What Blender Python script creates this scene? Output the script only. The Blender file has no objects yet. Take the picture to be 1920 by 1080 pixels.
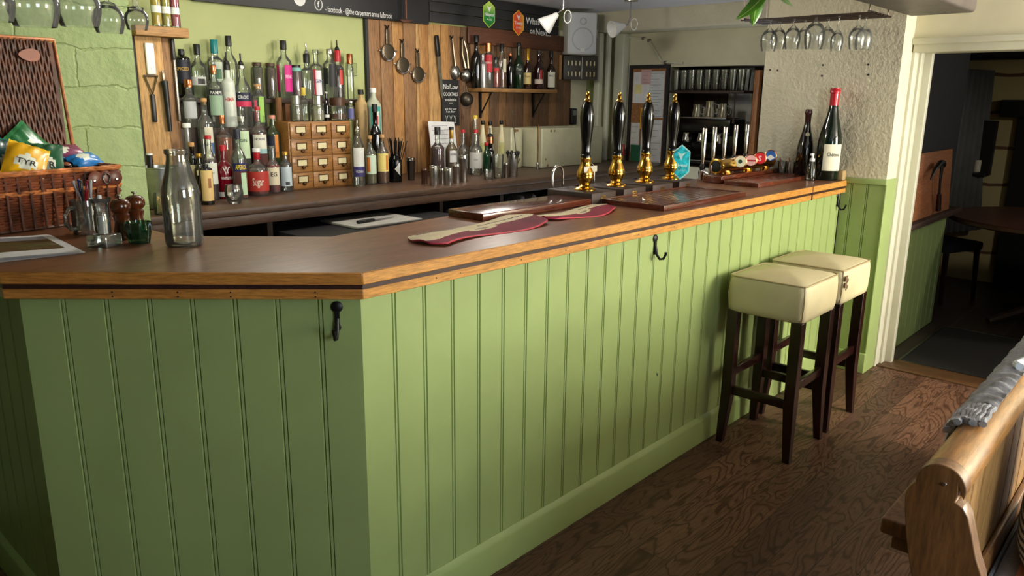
import bpy, math, random
from mathutils import Vector, Matrix
random.seed(7)
PI = math.pi
C = bpy.context.scene.collection
sc = bpy.context.scene

# ------------------------------------------------------------------ camera
CAM = (-1.136, -1.5327, 1.5253); YAW, PITCH, ROLL, FPX = 0.8346, -0.2412, 0.0110, 1443.08
cy_, sy_, cp_, sp_ = math.cos(YAW), math.sin(YAW), math.cos(PITCH), math.sin(PITCH)
FWD = Vector((sy_*cp_, cy_*cp_, sp_)); R0 = Vector((cy_, -sy_, 0)); U0 = R0.cross(FWD)
RT = math.cos(ROLL)*R0 + math.sin(ROLL)*U0; UP = -math.sin(ROLL)*R0 + math.cos(ROLL)*U0
CV = Vector(CAM)
cd = bpy.data.cameras.new('camera'); cam = bpy.data.objects.new('camera', cd); C.objects.link(cam)
cd.sensor_width = 36; cd.lens = FPX*36/1920; cd.clip_start = 0.02
m3 = Matrix((RT, UP, -FWD)).transposed()
cam.matrix_world = Matrix.Translation(CV) @ m3.to_4x4()
sc.camera = cam

N1 = Vector((0.715, 0.699, 0)); E1 = Vector((-0.699, 0.715, 0))   # angled end of the bar: depth and run

def ray(px, py): return FWD + (px-960)/FPX*RT - (py-540)/FPX*UP
def at(px, py, x=None, y=None, z=None, n=None, t=None):
    d = ray(px, py)
    if x is not None: k = (x-CV.x)/d.x
    elif y is not None: k = (y-CV.y)/d.y
    elif z is not None: k = (z-CV.z)/d.z
    elif n is not None: k = (n-N1.dot(CV))/N1.dot(d)
    else: k = t
    return CV + d*k

# ------------------------------------------------------------------ materials
def lin(c):
    return tuple(((v/255)/12.92 if v/255 <= .04045 else ((v/255+.055)/1.055)**2.4) for v in c[:3]) + (1.0,)
MATS = {}
def newmat(name):
    m = bpy.data.materials.new(name); m.use_nodes = True
    nt = m.node_tree; return m, nt, nt.nodes['Principled BSDF']
def coords(nt, scale=(1,1,1), rot=(0,0,0)):
    tc = nt.nodes.new('ShaderNodeTexCoord'); mp = nt.nodes.new('ShaderNodeMapping')
    mp.inputs['Scale'].default_value = scale; mp.inputs['Rotation'].default_value = rot
    nt.links.new(tc.outputs['Object'], mp.inputs['Vector']); return mp.outputs['Vector']
def noise(nt, vec, scale, detail=4, rough=.55, dist=0):
    n = nt.nodes.new('ShaderNodeTexNoise'); n.inputs['Scale'].default_value = scale
    n.inputs['Detail'].default_value = detail; n.inputs['Roughness'].default_value = rough
    n.inputs['Distortion'].default_value = dist
    nt.links.new(vec, n.inputs['Vector']); return n.outputs['Fac']
def ramp(nt, fac, stops):
    r = nt.nodes.new('ShaderNodeValToRGB'); e = r.color_ramp.elements
    while len(e) < len(stops): e.new(.5)
    for i, (p, c) in enumerate(stops): e[i].position = p; e[i].color = lin(c)
    nt.links.new(fac, r.inputs['Fac']); return r.outputs['Color']
def bump(nt, fac, b, strength, dist=.002):
    n = nt.nodes.new('ShaderNodeBump'); n.inputs['Strength'].default_value = strength; n.inputs['Distance'].default_value = dist
    nt.links.new(fac, n.inputs['Height']); nt.links.new(n.outputs['Normal'], b.inputs['Normal'])
def mixc(nt, fac, a, b, typ='MIX'):
    n = nt.nodes.new('ShaderNodeMix'); n.data_type = 'RGBA'; n.blend_type = typ
    for s, v in ((n.inputs[0], fac), (n.inputs[6], a), (n.inputs[7], b)):
        if isinstance(v, (int, float)): s.default_value = v
        elif isinstance(v, tuple): s.default_value = v
        else: nt.links.new(v, s)
    return n.outputs[2]
def dk(c, k): return tuple(min(255, v*k) for v in c)
def mat(name, col, rough=.5, metal=0, var=.06, vs=8, bs=0, bd=.002, bscale=30, coat=0, spec=.5, sheen=0):
    if name in MATS: return MATS[name]
    m, nt, b = newmat(name)
    v = coords(nt)
    f = noise(nt, v, vs)
    nt.links.new(ramp(nt, f, [(.3, dk(col, 1-var)), (.7, dk(col, 1+var))]), b.inputs['Base Color'])
    b.inputs['Roughness'].default_value = rough; b.inputs['Metallic'].default_value = metal
    b.inputs['Coat Weight'].default_value = coat; b.inputs['Specular IOR Level'].default_value = spec
    if bs: bump(nt, noise(nt, v, bscale, 5), b, bs, bd)
    MATS[name] = m; return m
def wood(name, c1, c2, axis=0, scale=6, rough=.45, bs=.15, coat=0, stretch=12, c3=None, spec=.5, rotz=0):
    if name in MATS: return MATS[name]
    m, nt, b = newmat(name)
    s = [stretch]*3; s[axis] = 1.0
    if rotz:   # grain along a turned direction
        v0 = coords(nt, (1, 1, 1), (0, 0, rotz)); mp = nt.nodes.new('ShaderNodeMapping'); mp.inputs['Scale'].default_value = tuple(s); nt.links.new(v0, mp.inputs['Vector']); v = mp.outputs['Vector']
    else: v = coords(nt, tuple(s))
    f = noise(nt, v, scale*.25, 3, .6, .6)
    f2 = noise(nt, v, scale*2.2, 5, .7)
    c = ramp(nt, f, [(.25, c1), (.5, dk(tuple((a+bb)/2 for a, bb in zip(c1, c2)), 1)), (.72, c2)])
    g = ramp(nt, f2, [(.35, (150, 150, 150)), (.62, (255, 255, 255))])
    nt.links.new(mixc(nt, .7, c, g, 'MULTIPLY'), b.inputs['Base Color'])
    b.inputs['Roughness'].default_value = rough; b.inputs['Coat Weight'].default_value = coat
    b.inputs['Specular IOR Level'].default_value = spec
    bump(nt, f2, b, bs, .001)
    MATS[name] = m; return m
def glass(name, tint, edge=None, gloss=.06, rough=.02, ior=1.45, haze=0, hazec=None):
    """thin clear glass: what lies behind shows through tinted, the rim of the form tints more, and it reflects"""
    if name in MATS: return MATS[name]
    m, nt, b = newmat(name); nt.nodes.remove(b)
    out = nt.nodes['Material Output']
    tr = nt.nodes.new('ShaderNodeBsdfTransparent'); gl = nt.nodes.new('ShaderNodeBsdfGlossy'); gl.inputs['Roughness'].default_value = rough
    lw = nt.nodes.new('ShaderNodeLayerWeight'); lw.inputs['Blend'].default_value = .3
    c = ramp(nt, lw.outputs['Facing'], [(.35, tint), (1.0, edge or dk(tint, .6))])
    nt.links.new(c, tr.inputs['Color'])
    fr = nt.nodes.new('ShaderNodeFresnel'); fr.inputs['IOR'].default_value = ior
    ad = nt.nodes.new('ShaderNodeMath'); ad.operation = 'ADD'; ad.inputs[1].default_value = gloss; ad.use_clamp = True
    nt.links.new(fr.outputs[0], ad.inputs[0])
    mx = nt.nodes.new('ShaderNodeMixShader'); nt.links.new(ad.outputs[0], mx.inputs[0])
    nt.links.new(tr.outputs[0], mx.inputs[1]); nt.links.new(gl.outputs[0], mx.inputs[2])
    last = mx.outputs[0]
    if haze:   # diffuse colour standing in for bright reflections and light in liquids
        df = nt.nodes.new('ShaderNodeBsdfDiffuse'); df.inputs['Color'].default_value = lin(hazec) if hazec else (.86, .88, .84, 1)
        h = nt.nodes.new('ShaderNodeMixShader'); h.inputs[0].default_value = haze; nt.links.new(last, h.inputs[1]); nt.links.new(df.outputs[0], h.inputs[2]); last = h.outputs[0]
    nt.links.new(last, out.inputs['Surface'])
    MATS[name] = m; return m

# ------------------------------------------------------------------ mesh builder
class MB:
    def __init__(s): s.v = []; s.f = []; s.m = []
    def add(s, vs, fs, mi=0, M=None):
        b = len(s.v)
        s.v += [tuple(M @ Vector(v)) if M is not None else tuple(v) for v in vs]
        s.f += [tuple(b+i for i in f) for f in fs]; s.m += [mi]*len(fs); return s
    def box(s, a, b, mi=0, M=None):
        (x0, y0, z0), (x1, y1, z1) = a, b
        return s.add([(x0,y0,z0),(x1,y0,z0),(x1,y1,z0),(x0,y1,z0),(x0,y0,z1),(x1,y0,z1),(x1,y1,z1),(x0,y1,z1)],
            [(0,3,2,1),(4,5,6,7),(0,1,5,4),(1,2,6,5),(2,3,7,6),(3,0,4,7)], mi, M)
    def rbox(s, a, b, r=.004, mi=0, M=None, seg=2):
        """box with rounded edges (all 12), by inflating a small grid"""
        (x0, y0, z0), (x1, y1, z1) = a, b
        r = min(r, (x1-x0)/2.01, (y1-y0)/2.01, (z1-z0)/2.01)
        def ax(lo, hi): return [lo + r*(1-math.cos(PI/2*i/seg)) for i in range(seg+1)] + [hi - r*(1-math.cos(PI/2*i/seg)) for i in range(seg, -1, -1)]
        X, Y, Z = ax(x0, x1), ax(y0, y1), ax(z0, z1); n = len(X)-1
        idx = {}; vs = []; fs = []
        def vid(i, j, k):
            if (i, j, k) not in idx:
                p = Vector((X[i], Y[j], Z[k]))
                c = Vector((min(max(p.x, x0+r), x1-r), min(max(p.y, y0+r), y1-r), min(max(p.z, z0+r), z1-r)))
                d = p-c
                if d.length > 1e-9: p = c + d.normalized()*r
                idx[(i, j, k)] = len(vs); vs.append(p)
            return idx[(i, j, k)]
        for i in range(n):
            for j in range(n):
                fs.append((vid(i,j,0), vid(i,j+1,0), vid(i+1,j+1,0), vid(i+1,j,0)))
                fs.append((vid(i,j,n), vid(i+1,j,n), vid(i+1,j+1,n), vid(i,j+1,n)))
                fs.append((vid(i,0,j), vid(i+1,0,j), vid(i+1,0,j+1), vid(i,0,j+1)))
                fs.append((vid(i,n,j), vid(i,n,j+1), vid(i+1,n,j+1), vid(i+1,n,j)))
                fs.append((vid(0,i,j), vid(0,i,j+1), vid(0,i+1,j+1), vid(0,i+1,j)))
                fs.append((vid(n,i,j), vid(n,i+1,j), vid(n,i+1,j+1), vid(n,i,j+1)))
        return s.add(vs, fs, mi, M)
    def lathe(s, prof, seg=20, mi=0, M=None, c=(0, 0, 0)):
        vs = []; fs = []; rings = []
        for r, z in prof:
            if r < 1e-6: rings.append([len(vs)]); vs.append((c[0], c[1], c[2]+z))
            else:
                rings.append(list(range(len(vs), len(vs)+seg)))
                vs += [(c[0]+r*math.cos(2*PI*i/seg), c[1]+r*math.sin(2*PI*i/seg), c[2]+z) for i in range(seg)]
        for a, b in zip(rings, rings[1:]):
            for i in range(seg):
                j = (i+1) % seg
                if len(a) == 1 and len(b) == 1: continue
                if len(a) == 1: fs.append((a[0], b[j], b[i]))
                elif len(b) == 1: fs.append((a[i], a[j], b[0]))
                else: fs.append((a[i], a[j], b[j], b[i]))
        return s.add(vs, fs, mi, M)
    def tube(s, path, r, seg=8, mi=0, M=None, close=False):
        path = [Vector(p) for p in path]; n = len(path)
        rs = r if isinstance(r, (list, tuple)) else [r]*n
        vs = []; fs = []; prev = None
        for i, p in enumerate(path):
            if close: t = (path[(i+1) % n]-path[i-1]).normalized()
            else: t = (path[min(i+1, n-1)]-path[max(i-1, 0)]).normalized()
            if prev is None:
                a = Vector((0, 0, 1)) if abs(t.z) < .9 else Vector((1, 0, 0)); u = t.cross(a).normalized()
            else: u = (prev - t*prev.dot(t)).normalized()
            prev = u; w = t.cross(u)
            vs += [p + rs[i]*(math.cos(2*PI*k/seg)*u + math.sin(2*PI*k/seg)*w) for k in range(seg)]
        for i in range(n if close else n-1):
            for k in range(seg):
                a = i*seg; b = ((i+1) % n)*seg; l = (k+1) % seg
                fs.append((a+k, a+l, b+l, b+k))
        if not close: fs.append(tuple(range(seg-1, -1, -1))); fs.append(tuple((n-1)*seg+k for k in range(seg)))
        return s.add(vs, fs, mi, M)
    def prism(s, poly, h0, h1, mi=0, M=None, mside=None):
        """polygon in xy between heights h0, h1"""
        n = len(poly)
        vs = [(x, y, h0) for x, y in poly] + [(x, y, h1) for x, y in poly]
        s.add(vs, [tuple(range(n-1, -1, -1)), tuple(range(n, 2*n))], mi, M)
        b = len(s.v)-2*n
        for i in range(n):
            j = (i+1) % n; s.f.append((b+i, b+j, b+n+j, b+n+i)); s.m.append(mi if mside is None else mside)
        return s
    def build(s, name, mats, parent=None, loc=None, rotz=0, smooth=40, bevel=0):
        me = bpy.data.meshes.new(name); me.from_pydata(s.v, [], s.f)
        if not isinstance(mats, (list, tuple)): mats = [mats]
        for m in mats: me.materials.append(m)
        me.polygons.foreach_set('material_index', s.m)
        me.validate(); me.update()
        if smooth:
            me.polygons.foreach_set('use_smooth', [True]*len(me.polygons)); me.set_sharp_from_angle(angle=math.radians(smooth))
        o = bpy.data.objects.new(name, me); C.objects.link(o)
        if parent is not None: o.parent = parent
        if loc is not None: o.location = loc
        o.rotation_euler.z = rotz
        if bevel:
            b = o.modifiers.new('bevel', 'BEVEL'); b.width = bevel; b.segments = 2; b.limit_method = 'ANGLE'
        return o

def frame(o, x, y, z=None):
    """matrix from an origin and x and y axes"""
    x = Vector(x).normalized(); y = Vector(y); z = x.cross(y).normalized() if z is None else Vector(z)
    y = z.cross(x)
    return Matrix.Translation(Vector(o)) @ Matrix((x, y, z)).transposed().to_4x4()
def tag(o, label, cat, group=None, kind=None):
    o['label'] = label; o['category'] = cat
    if group: o['group'] = group
    if kind: o['kind'] = kind
    return o
def thing(name, label, cat, loc=(0, 0, 0), rotz=0, group=None):
    o = bpy.data.objects.new(name, None); C.objects.link(o); o.empty_display_size = .05
    o.location = loc; o.rotation_euler.z = rotz
    return tag(o, label, cat, group)
def struct(o):
    o['kind'] = 'structure'; return o
def dup(root, loc=None, rotz=None, label=None):
    r = root.copy(); C.objects.link(r)
    if loc is not None: r.location = loc
    if rotz is not None: r.rotation_euler.z = rotz
    if label: r['label'] = label
    for ch in list(root.children):
        c = ch.copy(); C.objects.link(c); c.parent = r
        for g in list(ch.children):
            d = g.copy(); C.objects.link(d); d.parent = c
    return r
_tc = {}
def textmesh(s, bold=0):
    """outline of a word, centred, cap height about 1"""
    if (s, bold) in _tc: return _tc[(s, bold)]
    cu = bpy.data.curves.new('t', 'FONT'); cu.body = s; cu.align_x = 'CENTER'; cu.resolution_u = 2; cu.offset = bold
    o = bpy.data.objects.new('t', cu); C.objects.link(o)
    dg = bpy.context.evaluated_depsgraph_get(); me = o.evaluated_get(dg).to_mesh()
    vs = [(v.co.x/.7, v.co.y/.7) for v in me.vertices]; fs = [tuple(p.vertices) for p in me.polygons]
    o.evaluated_get(dg).to_mesh_clear(); bpy.data.objects.remove(o); bpy.data.curves.remove(cu)
    xs = [v[0] for v in vs] or [0]; c = (min(xs)+max(xs))/2; w = max(xs)-min(xs)
    _tc[(s, bold)] = ([(x-c, y) for x, y in vs], fs, w); return _tc[(s, bold)]
def flat_text(mb, s, h, M, mi=0, width=None, dx=0, dy=0, bold=.0):
    vs, fs, w = textmesh(s, bold); kx = h if width is None else width/max(w, 1e-6)
    mb.add([(x*kx+dx, y*h+dy, 0) for x, y in vs], fs, mi, M)
def bent_text(mb, s, h, R, ang, z, mi=0, width=None, vertical=False):
    vs, fs, w = textmesh(s, .02); kx = h if width is None else width/max(w, 1e-6)
    out = []
    for x, y in vs:
        a, b = x*kx, y*h
        if vertical: a, b = -(y-.5)*h, x*kx
        t = ang + a/R
        out.append((R*math.cos(t), R*math.sin(t), z+b))
    mb.add(out, fs, mi)
# ------------------------------------------------------------------ palette
GREEN = mat('sage_paint', (148, 167, 105), .42, var=.035, vs=3, bs=.12, bscale=40, bd=.001, spec=.4)
GREENWALL = mat('sage_wall_paint', (170, 178, 118), .6, var=.04, vs=2, bs=.2, bscale=14)
CREAM = mat('cream_paint', (212, 207, 178), .6, var=.04, vs=3, bs=.1, bscale=30)
CREAMGLOSS = mat('cream_gloss_paint', (206, 205, 184), .35, var=.03, vs=4)
CEIL = mat('ceiling_paint', (222, 220, 224), .8, var=.04, vs=2, bs=.25, bscale=18)
BLACKP = mat('black_paint', (28, 28, 30), .55, var=.15)
BLACKG = mat('black_gloss', (8, 8, 9), .16, var=.1)
BLACKPL = mat('black_plastic', (14, 14, 15), .4, var=.1)
WHITE = mat('white_plastic', (225, 225, 222), .4, var=.02)
PAPER = mat('white_paper', (226, 226, 226), .8, var=.03)
CHROME = mat('chrome', (205, 205, 205), .14, 1, var=.03)
STEEL = mat('brushed_steel', (178, 176, 170), .3, 1, var=.08, vs=20)
BRASS = mat('brass', (214, 166, 74), .17, 1, var=.1, vs=12)
COPPER = mat('copper', (196, 120, 84), .25, 1, var=.1)
IRON = mat('black_iron', (18, 17, 18), .45, .3, var=.2)
TOPW = wood('worktop_wood', (150, 100, 66), (122, 80, 52), 0, 7, .34, .06, 0, 9, spec=.45)
BACKTOP = wood('back_counter_wood', (108, 80, 62), (82, 60, 48), 0, 7, .42, .06, 0, 9)
EDGEW = wood('golden_edge_wood', (226, 166, 84), (200, 136, 62), 0, 9, .33, .08, .1, 10)
EDGEL = wood('golden_edge_wood_angled', (214, 150, 74), (188, 122, 54), 0, 9, .33, .08, .1, 10, rotz=math.radians(45.6))
EDGED = wood('dark_edge_wood', (70, 40, 28), (52, 28, 20), 0, 9, .4, .08, 0, 10)
MAHOG = wood('mahogany', (118, 58, 34), (84, 38, 24), 0, 8, .22, .05, .3, 10)
DKWOOD = wood('dark_oak', (70, 46, 33), (48, 31, 22), 2, 8, .6, .08, 0, 10)
PALW1 = wood('pallet_wood_golden', (200, 150, 90), (172, 120, 68), 2, 5, .7, .15, 0, 9)
PALW2 = wood('pallet_wood_brown', (166, 124, 82), (136, 98, 64), 2, 5, .7, .15, 0, 9)
PALW3 = wood('pallet_wood_pale', (212, 168, 110), (190, 144, 88), 2, 5, .7, .15, 0, 9)
PALW4 = wood('pallet_wood_weathered', (136, 102, 72), (106, 78, 56), 2, 5, .7, .2, 0, 9)
PINE = wood('waxed_pine', (196, 146, 80), (160, 106, 50), 0, 6, .4, .1, .1, 8)

def roughcast():
    m, nt, b = newmat('roughcast_cream')
    v = coords(nt); f = noise(nt, v, 48, 3, .5); f2 = noise(nt, v, 120, 3)
    nt.links.new(ramp(nt, noise(nt, v, 4), [(.3, (206, 199, 172)), (.7, (216, 210, 184))]), b.inputs['Base Color'])
    b.inputs['Roughness'].default_value = .7
    mx = nt.nodes.new('ShaderNodeMath'); mx.operation = 'MULTIPLY_ADD'; mx.inputs[1].default_value = .35
    nt.links.new(f2, mx.inputs[0]); nt.links.new(f, mx.inputs[2]); bump(nt, mx.outputs[0], b, .8, .008); return m
ROUGH = roughcast()
def stonewall():
    m, nt, b = newmat('painted_stone')
    v = coords(nt, rot=(PI/2, 0, 0))
    br = nt.nodes.new('ShaderNodeTexBrick'); br.offset = .4
    for k, x in (('Scale', 1), ('Mortar Size', .006), ('Mortar Smooth', .8), ('Brick Width', .47), ('Row Height', .15)): br.inputs[k].default_value = x
    dn = nt.nodes.new('ShaderNodeTexNoise'); dn.inputs['Scale'].default_value = 4; dn.inputs['Detail'].default_value = 5; dn.inputs['Roughness'].default_value = .65; nt.links.new(v, dn.inputs['Vector'])
    va = nt.nodes.new('ShaderNodeVectorMath'); va.operation = 'MULTIPLY_ADD'; va.inputs[1].default_value = (.09, .09, .09)
    nt.links.new(dn.outputs['Color'], va.inputs[0]); nt.links.new(v, va.inputs[2]); nt.links.new(va.outputs[0], br.inputs['Vector'])
    nt.links.new(ramp(nt, noise(nt, v, 6), [(.3, (156, 178, 112)), (.7, (168, 188, 126))]), b.inputs['Base Color'])
    b.inputs['Roughness'].default_value = .55
    f = noise(nt, v, 9, 6, .6)
    s = nt.nodes.new('ShaderNodeMath'); s.operation = 'SUBTRACT'; nt.links.new(f, s.inputs[0])
    k = nt.nodes.new('ShaderNodeMath'); k.operation = 'MULTIPLY'; k.inputs[1].default_value = .3
    nt.links.new(br.outputs['Fac'], k.inputs[0]); nt.links.new(k.outputs[0], s.inputs[1]); bump(nt, s.outputs[0], b, .75, .014); return m
def floorwood():
    m, nt, b = newmat('oak_floor')
    v = coords(nt)
    br = nt.nodes.new('ShaderNodeTexBrick'); br.offset = .37; br.offset_frequency = 2
    for k, x in (('Scale', 1), ('Mortar Size', .0012), ('Mortar Smooth', .2), ('Brick Width', .95), ('Row Height', .125), ('Bias', 0)): br.inputs[k].default_value = x
    br.inputs['Color1'].default_value = (0, 0, 0, 1); br.inputs['Color2'].default_value = (1, 1, 1, 1); br.inputs['Mortar'].default_value = (.5, .5, .5, 1)
    nt.links.new(v, br.inputs['Vector'])
    # grain: contour bands of a stretched noise, shifted per board
    va = nt.nodes.new('ShaderNodeVectorMath'); va.operation = 'MULTIPLY_ADD'; va.inputs[1].default_value = (3, 5, 7)
    nt.links.new(br.outputs['Color'], va.inputs[0]); nt.links.new(v, va.inputs[2])
    mp = nt.nodes.new('ShaderNodeMapping'); mp.inputs['Scale'].default_value = (2.2, 9, 4); nt.links.new(va.outputs[0], mp.inputs['Vector'])
    f = noise(nt, mp.outputs['Vector'], 1.0, 2.5, .45, .5)
    k = nt.nodes.new('ShaderNodeMath'); k.operation = 'MULTIPLY'; k.inputs[1].default_value = 95; nt.links.new(f, k.inputs[0])
    sn = nt.nodes.new('ShaderNodeMath'); sn.operation = 'SINE'; nt.links.new(k.outputs[0], sn.inputs[0])
    fine = noise(nt, coords(nt, (6, 70, 20)), 2.2, 5, .7)
    base = ramp(nt, br.outputs['Color'], [(0, (92, 66, 52)), (.5, (106, 76, 60)), (1, (124, 90, 70))])
    g = ramp(nt, sn.outputs[0], [(.0, (255, 255, 255)), (.55, (235, 225, 215)), (1, (150, 130, 120))])
    c = mixc(nt, .85, base, g, 'MULTIPLY')
    c = mixc(nt, .6, c, ramp(nt, fine, [(.35, (140, 140, 140)), (.6, (255, 255, 255))]), 'MULTIPLY')
    c = mixc(nt, ramp(nt, br.outputs['Fac'], [(0, (0, 0, 0)), (1, (255, 255, 255))]), c, lin((30, 20, 15)))
    nt.links.new(c, b.inputs['Base Color']); b.inputs['Roughness'].default_value = .5; b.inputs['Specular IOR Level'].default_value = .35
    bump(nt, sn.outputs[0], b, .08, .001); return m

XW = 3.362; YB = 2.74; ZC = 2.25; YL = 1.62     # side wall, back wall, ceiling, painted stone pier
PANEL = .0285
# ------------------------------------------------------------------ floor, ceiling, walls
struct(MB().box((-3.2, -3.7, -.1), (3.62, 3.0, 0)).build('floor', floorwood()))
struct(MB().box((-3.2, -3.7, ZC), (5.2, 3.0, ZC+.1)).build('ceiling', CEIL))
struct(MB().box((-3.2, YB, -.1), (5.2, YB+.15, ZC)).build('wall_back', GREENWALL))
struct(MB().box((-3.2, YL, 0), (.165, YB, ZC)).build('wall_left', stonewall()))
struct(MB().box((-3.3, -3.7, 0), (-3.2, YL, ZC)).build('wall_far_left', wood('dark_unseen_wall', (58, 44, 34), (44, 33, 26), 2, 6, .6)))  # unseen wall, made dark to cut bounce onto the bar end
# side wall at the end of the bar (rough cast above a boarded dado), and its return to the doorway
struct(MB().box((XW, -.205, 1.115), (3.53, .55, ZC)).build('wall_right', ROUGH))
for k, (px, py) in enumerate(((1444, 131), (1458, 132), (1543, 122), (1541, 142), (1628, 121), (1628, 140))):
    q = at(px, py, x=XW); MB().lathe([(0, 0), (.006, 0), (.005, .002), (0, .0025)], 8, M=frame((XW-.0005, q.y, q.z), (0, -1, 0), (0, 0, 1), (-1, 0, 0))).build('screw_hole', BLACKP, bpy.data.objects['wall_right'])
m = MB()
def board_poly(L, w, first=0.0, deep=.006):
    pts = [(0, 0)]; u = first if first > .02 else w
    while u < L-.012:
        pts += [(u-.0075, 0), (u-.005, -deep), (u-.0025, -.0005), (u+.0025, -.0005), (u+.005, -deep), (u+.0075, 0)]; u += w
    return pts + [(L, 0)]
def boarding(mb, o, d, nrm, L, z0, z1, w, first=0, thick=.018, mi=0):
    """tongue and groove boards with a bead at each joint"""
    d = Vector(d).normalized(); nrm = Vector(nrm).normalized(); o = Vector(o)
    p = board_poly(L, w, first); n = len(p)
    vs = []
    for z in (z0, z1):
        vs += [o + d*u + nrm*e + Vector((0, 0, z)) for u, e in p]
        vs += [o + d*L - nrm*thick + Vector((0, 0, z)), o - nrm*thick + Vector((0, 0, z))]
    k = n+2
    flip = d.cross(nrm).z > 0
    fs = [((i, (i+1) % k, k+(i+1) % k, k+i) if not flip else (i, k+i, k+(i+1) % k, (i+1) % k)) for i in range(k)]
    fs += [tuple(range(k, 2*k)), tuple(range(k-1, -1, -1))]
    mb.add(vs, fs, mi)
boarding(m, (XW, PANEL, 0), (0, -1, 0), (-1, 0, 0), PANEL+.205, .1, 1.09, .085, .055, .006)
m.box((XW+.007, -.203, 0), (3.53, .02, 1.112))
m.rbox((XW-.014, -.212, 1.085), (XW+.004, .03, 1.118), .006)
m.rbox((XW-.012, -.213, 0), (XW+.003, PANEL, .12), .004)
m.rbox((XW-.004, -.213, 0), (3.53, -.203, 1.117), .003)
struct(m.build('trim_1', GREEN)) ; bpy.data.objects['trim_1'].name = 'wall_right_dado'
# lintel wall over the doorway, door lining
struct(MB().box((3.53, -1.35, 1.855), (3.82, -.205, ZC)).build('wall_right_lintel', CREAM))
struct(MB().box((3.53, -3.7, 0), (3.66, -1.35, ZC)).build('wall_right_front', CREAM))
m = MB()
m.rbox((3.53, -.222, 0), (3.70, -.195, 1.855), .004); m.rbox((3.655, -.275, 0), (3.70, -.2, 1.855), .004)
m.rbox((3.60, -.236, 0), (3.665, -.21, 1.855), .003)
m.rbox((3.515, -1.35, 1.79), (3.70, -.212, 1.862), .004); m.rbox((3.50, -1.35, 1.83), (3.53, -.205, 1.862), .004)
struct(m.build('door_1', CREAMGLOSS))
struct(MB().rbox((3.55, -1.35, -.02), (3.74, -.2, .008), .004).build('trim_2', wood('threshold_wood', (112, 78, 46), (86, 58, 36), 1, 8)))
# passage side wall behind the taps
struct(MB().box((3.53, .40, 0), (4.75, .55, ZC)).build('wall_passage', CREAM))
m = MB()
m.box((4.75, 2.03, 0), (4.9, YB, ZC)); m.box((4.75, .55, 1.80), (4.9, 2.03, ZC)); m.box((4.75, .55, 0), (4.9, .95, 1.8)); m.box((4.75, .95, 0), (4.9, 2.03, .98))
struct(m.build('wall_right_end', CREAM))
m = MB(); m.box((5.18, .5, 0), (5.25, 2.2, ZC)); m.box((4.9, 2.03, .9), (5.2, 2.1, 1.9)); m.box((4.9, .85, .9), (5.2, .95, 1.9)); m.box((4.9, .9, 1.8), (5.2, 2.1, 1.9)); m.box((4.9, .9, .9), (5.2, 2.1, .98))
struct(m.build('wall_niche', DKWOOD))
struct(MB().box((4.12, YB-.012, 0), (4.52, YB-.0005, 2.085)).build('wall_back_end', CREAM))
# ceiling beam across the far end and the pale pipe boxing in the corner
struct(MB().rbox((4.52, .55, 2.085), (4.76, YB, ZC+.01), .02).build('ceiling_beam', ROUGH))
# ------------------------------------------------------------------ room side behind the camera with two windows
m = MB()
WIN = [(-.9, .3), (2.5, 3.55)]
WZ0, WZ1 = 1.0, 2.14
m.box((-3.3, -3.8, 0), (WIN[0][0], -3.65, ZC)); m.box((WIN[0][1], -3.8, 0), (WIN[1][0], -3.65, ZC)); m.box((WIN[1][1], -3.8, 0), (3.7, -3.65, ZC))
for a, b in WIN: m.box((a, -3.8, 0), (b, -3.65, WZ0)); m.box((a, -3.8, WZ1), (b, -3.65, ZC))
struct(m.build('wall_front', CREAM))
PANE = glass('window_pane', (245, 250, 248))
for i, (a, b) in enumerate(WIN):
    m = MB(); t = .05
    for q in ((a, WZ0, a+t, WZ1), (b-t, WZ0, b, WZ1), (a, WZ0, b, WZ0+t), (a, WZ1-t, b, WZ1), ((a+b)/2-.02, WZ0, (a+b)/2+.02, WZ1), (a, (WZ0+WZ1)/2-.012, b, (WZ0+WZ1)/2+.012)):
        m.box((q[0], -3.74, q[1]), (q[2], -3.69, q[3]))
    o = struct(m.build('window_%d' % (i+1), CREAMGLOSS))
    MB().box((a, -3.72, WZ0), (b, -3.715, WZ1)).build('pane', PANE, o)

# ------------------------------------------------------------------ the bar
PL = .8863; LP = E1*PL
bar = thing('bar_counter', 'sage green tongue and groove bar front under the long wooden worktop', 'bar counter')
m = MB()
co = Vector((.012, PANEL, 0))
boarding(m, co, (1, 0, 0), (0, -1, 0), XW-.027, .10, 1.0295, .107, .107)
m.build('long_panel', GREEN, bar)
m = MB(); boarding(m, co, E1, -N1, PL-.035, .10, 1.0295, .107, .104); m.build('angled_panel', GREEN, bar)
le = co + E1*(PL-.035)
m = MB(); boarding(m, le, (0, 1, 0), (-1, 0, 0), YL-le.y-.001, .10, 1.0295, .107, .107); m.build('end_panel', GREEN, bar)
def skirt(mb, a, b, nrm, h=.125, th=.016):
    a, b, nrm = Vector(a), Vector(b), Vector(nrm).normalized()
    sec = [(-.02, 0), (th, 0), (th, h-.022), (th-.003, h-.014), (.002, h), (-.02, h)]
    vs = [p + nrm*e + Vector((0, 0, z)) for p in (a, b) for e, z in sec]; k = len(sec)
    mb.add(vs, [(i, (i+1) % k, k+(i+1) % k, k+i) for i in range(k)] + [tuple(range(k-1, -1, -1)), tuple(range(k, 2*k))])
m = MB(); skirt(m, co-Vector((.006, 0, 0)), (XW-.016, PANEL, 0), (0, -1, 0)); skirt(m, co+E1*.001, le, -N1); skirt(m, le, (le.x, YL-.001, 0), (-1, 0, 0))
m.build('skirting_board', GREEN, bar)
inner = [(le.x+.03, YL-.02), (-.13, YL-.02), (-.13, .84), (.225, .49), (1.32, .57), (XW-.03, .57), (XW-.03, .06), (.03, .06), (le.x+.03, le.y+.03)]
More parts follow.
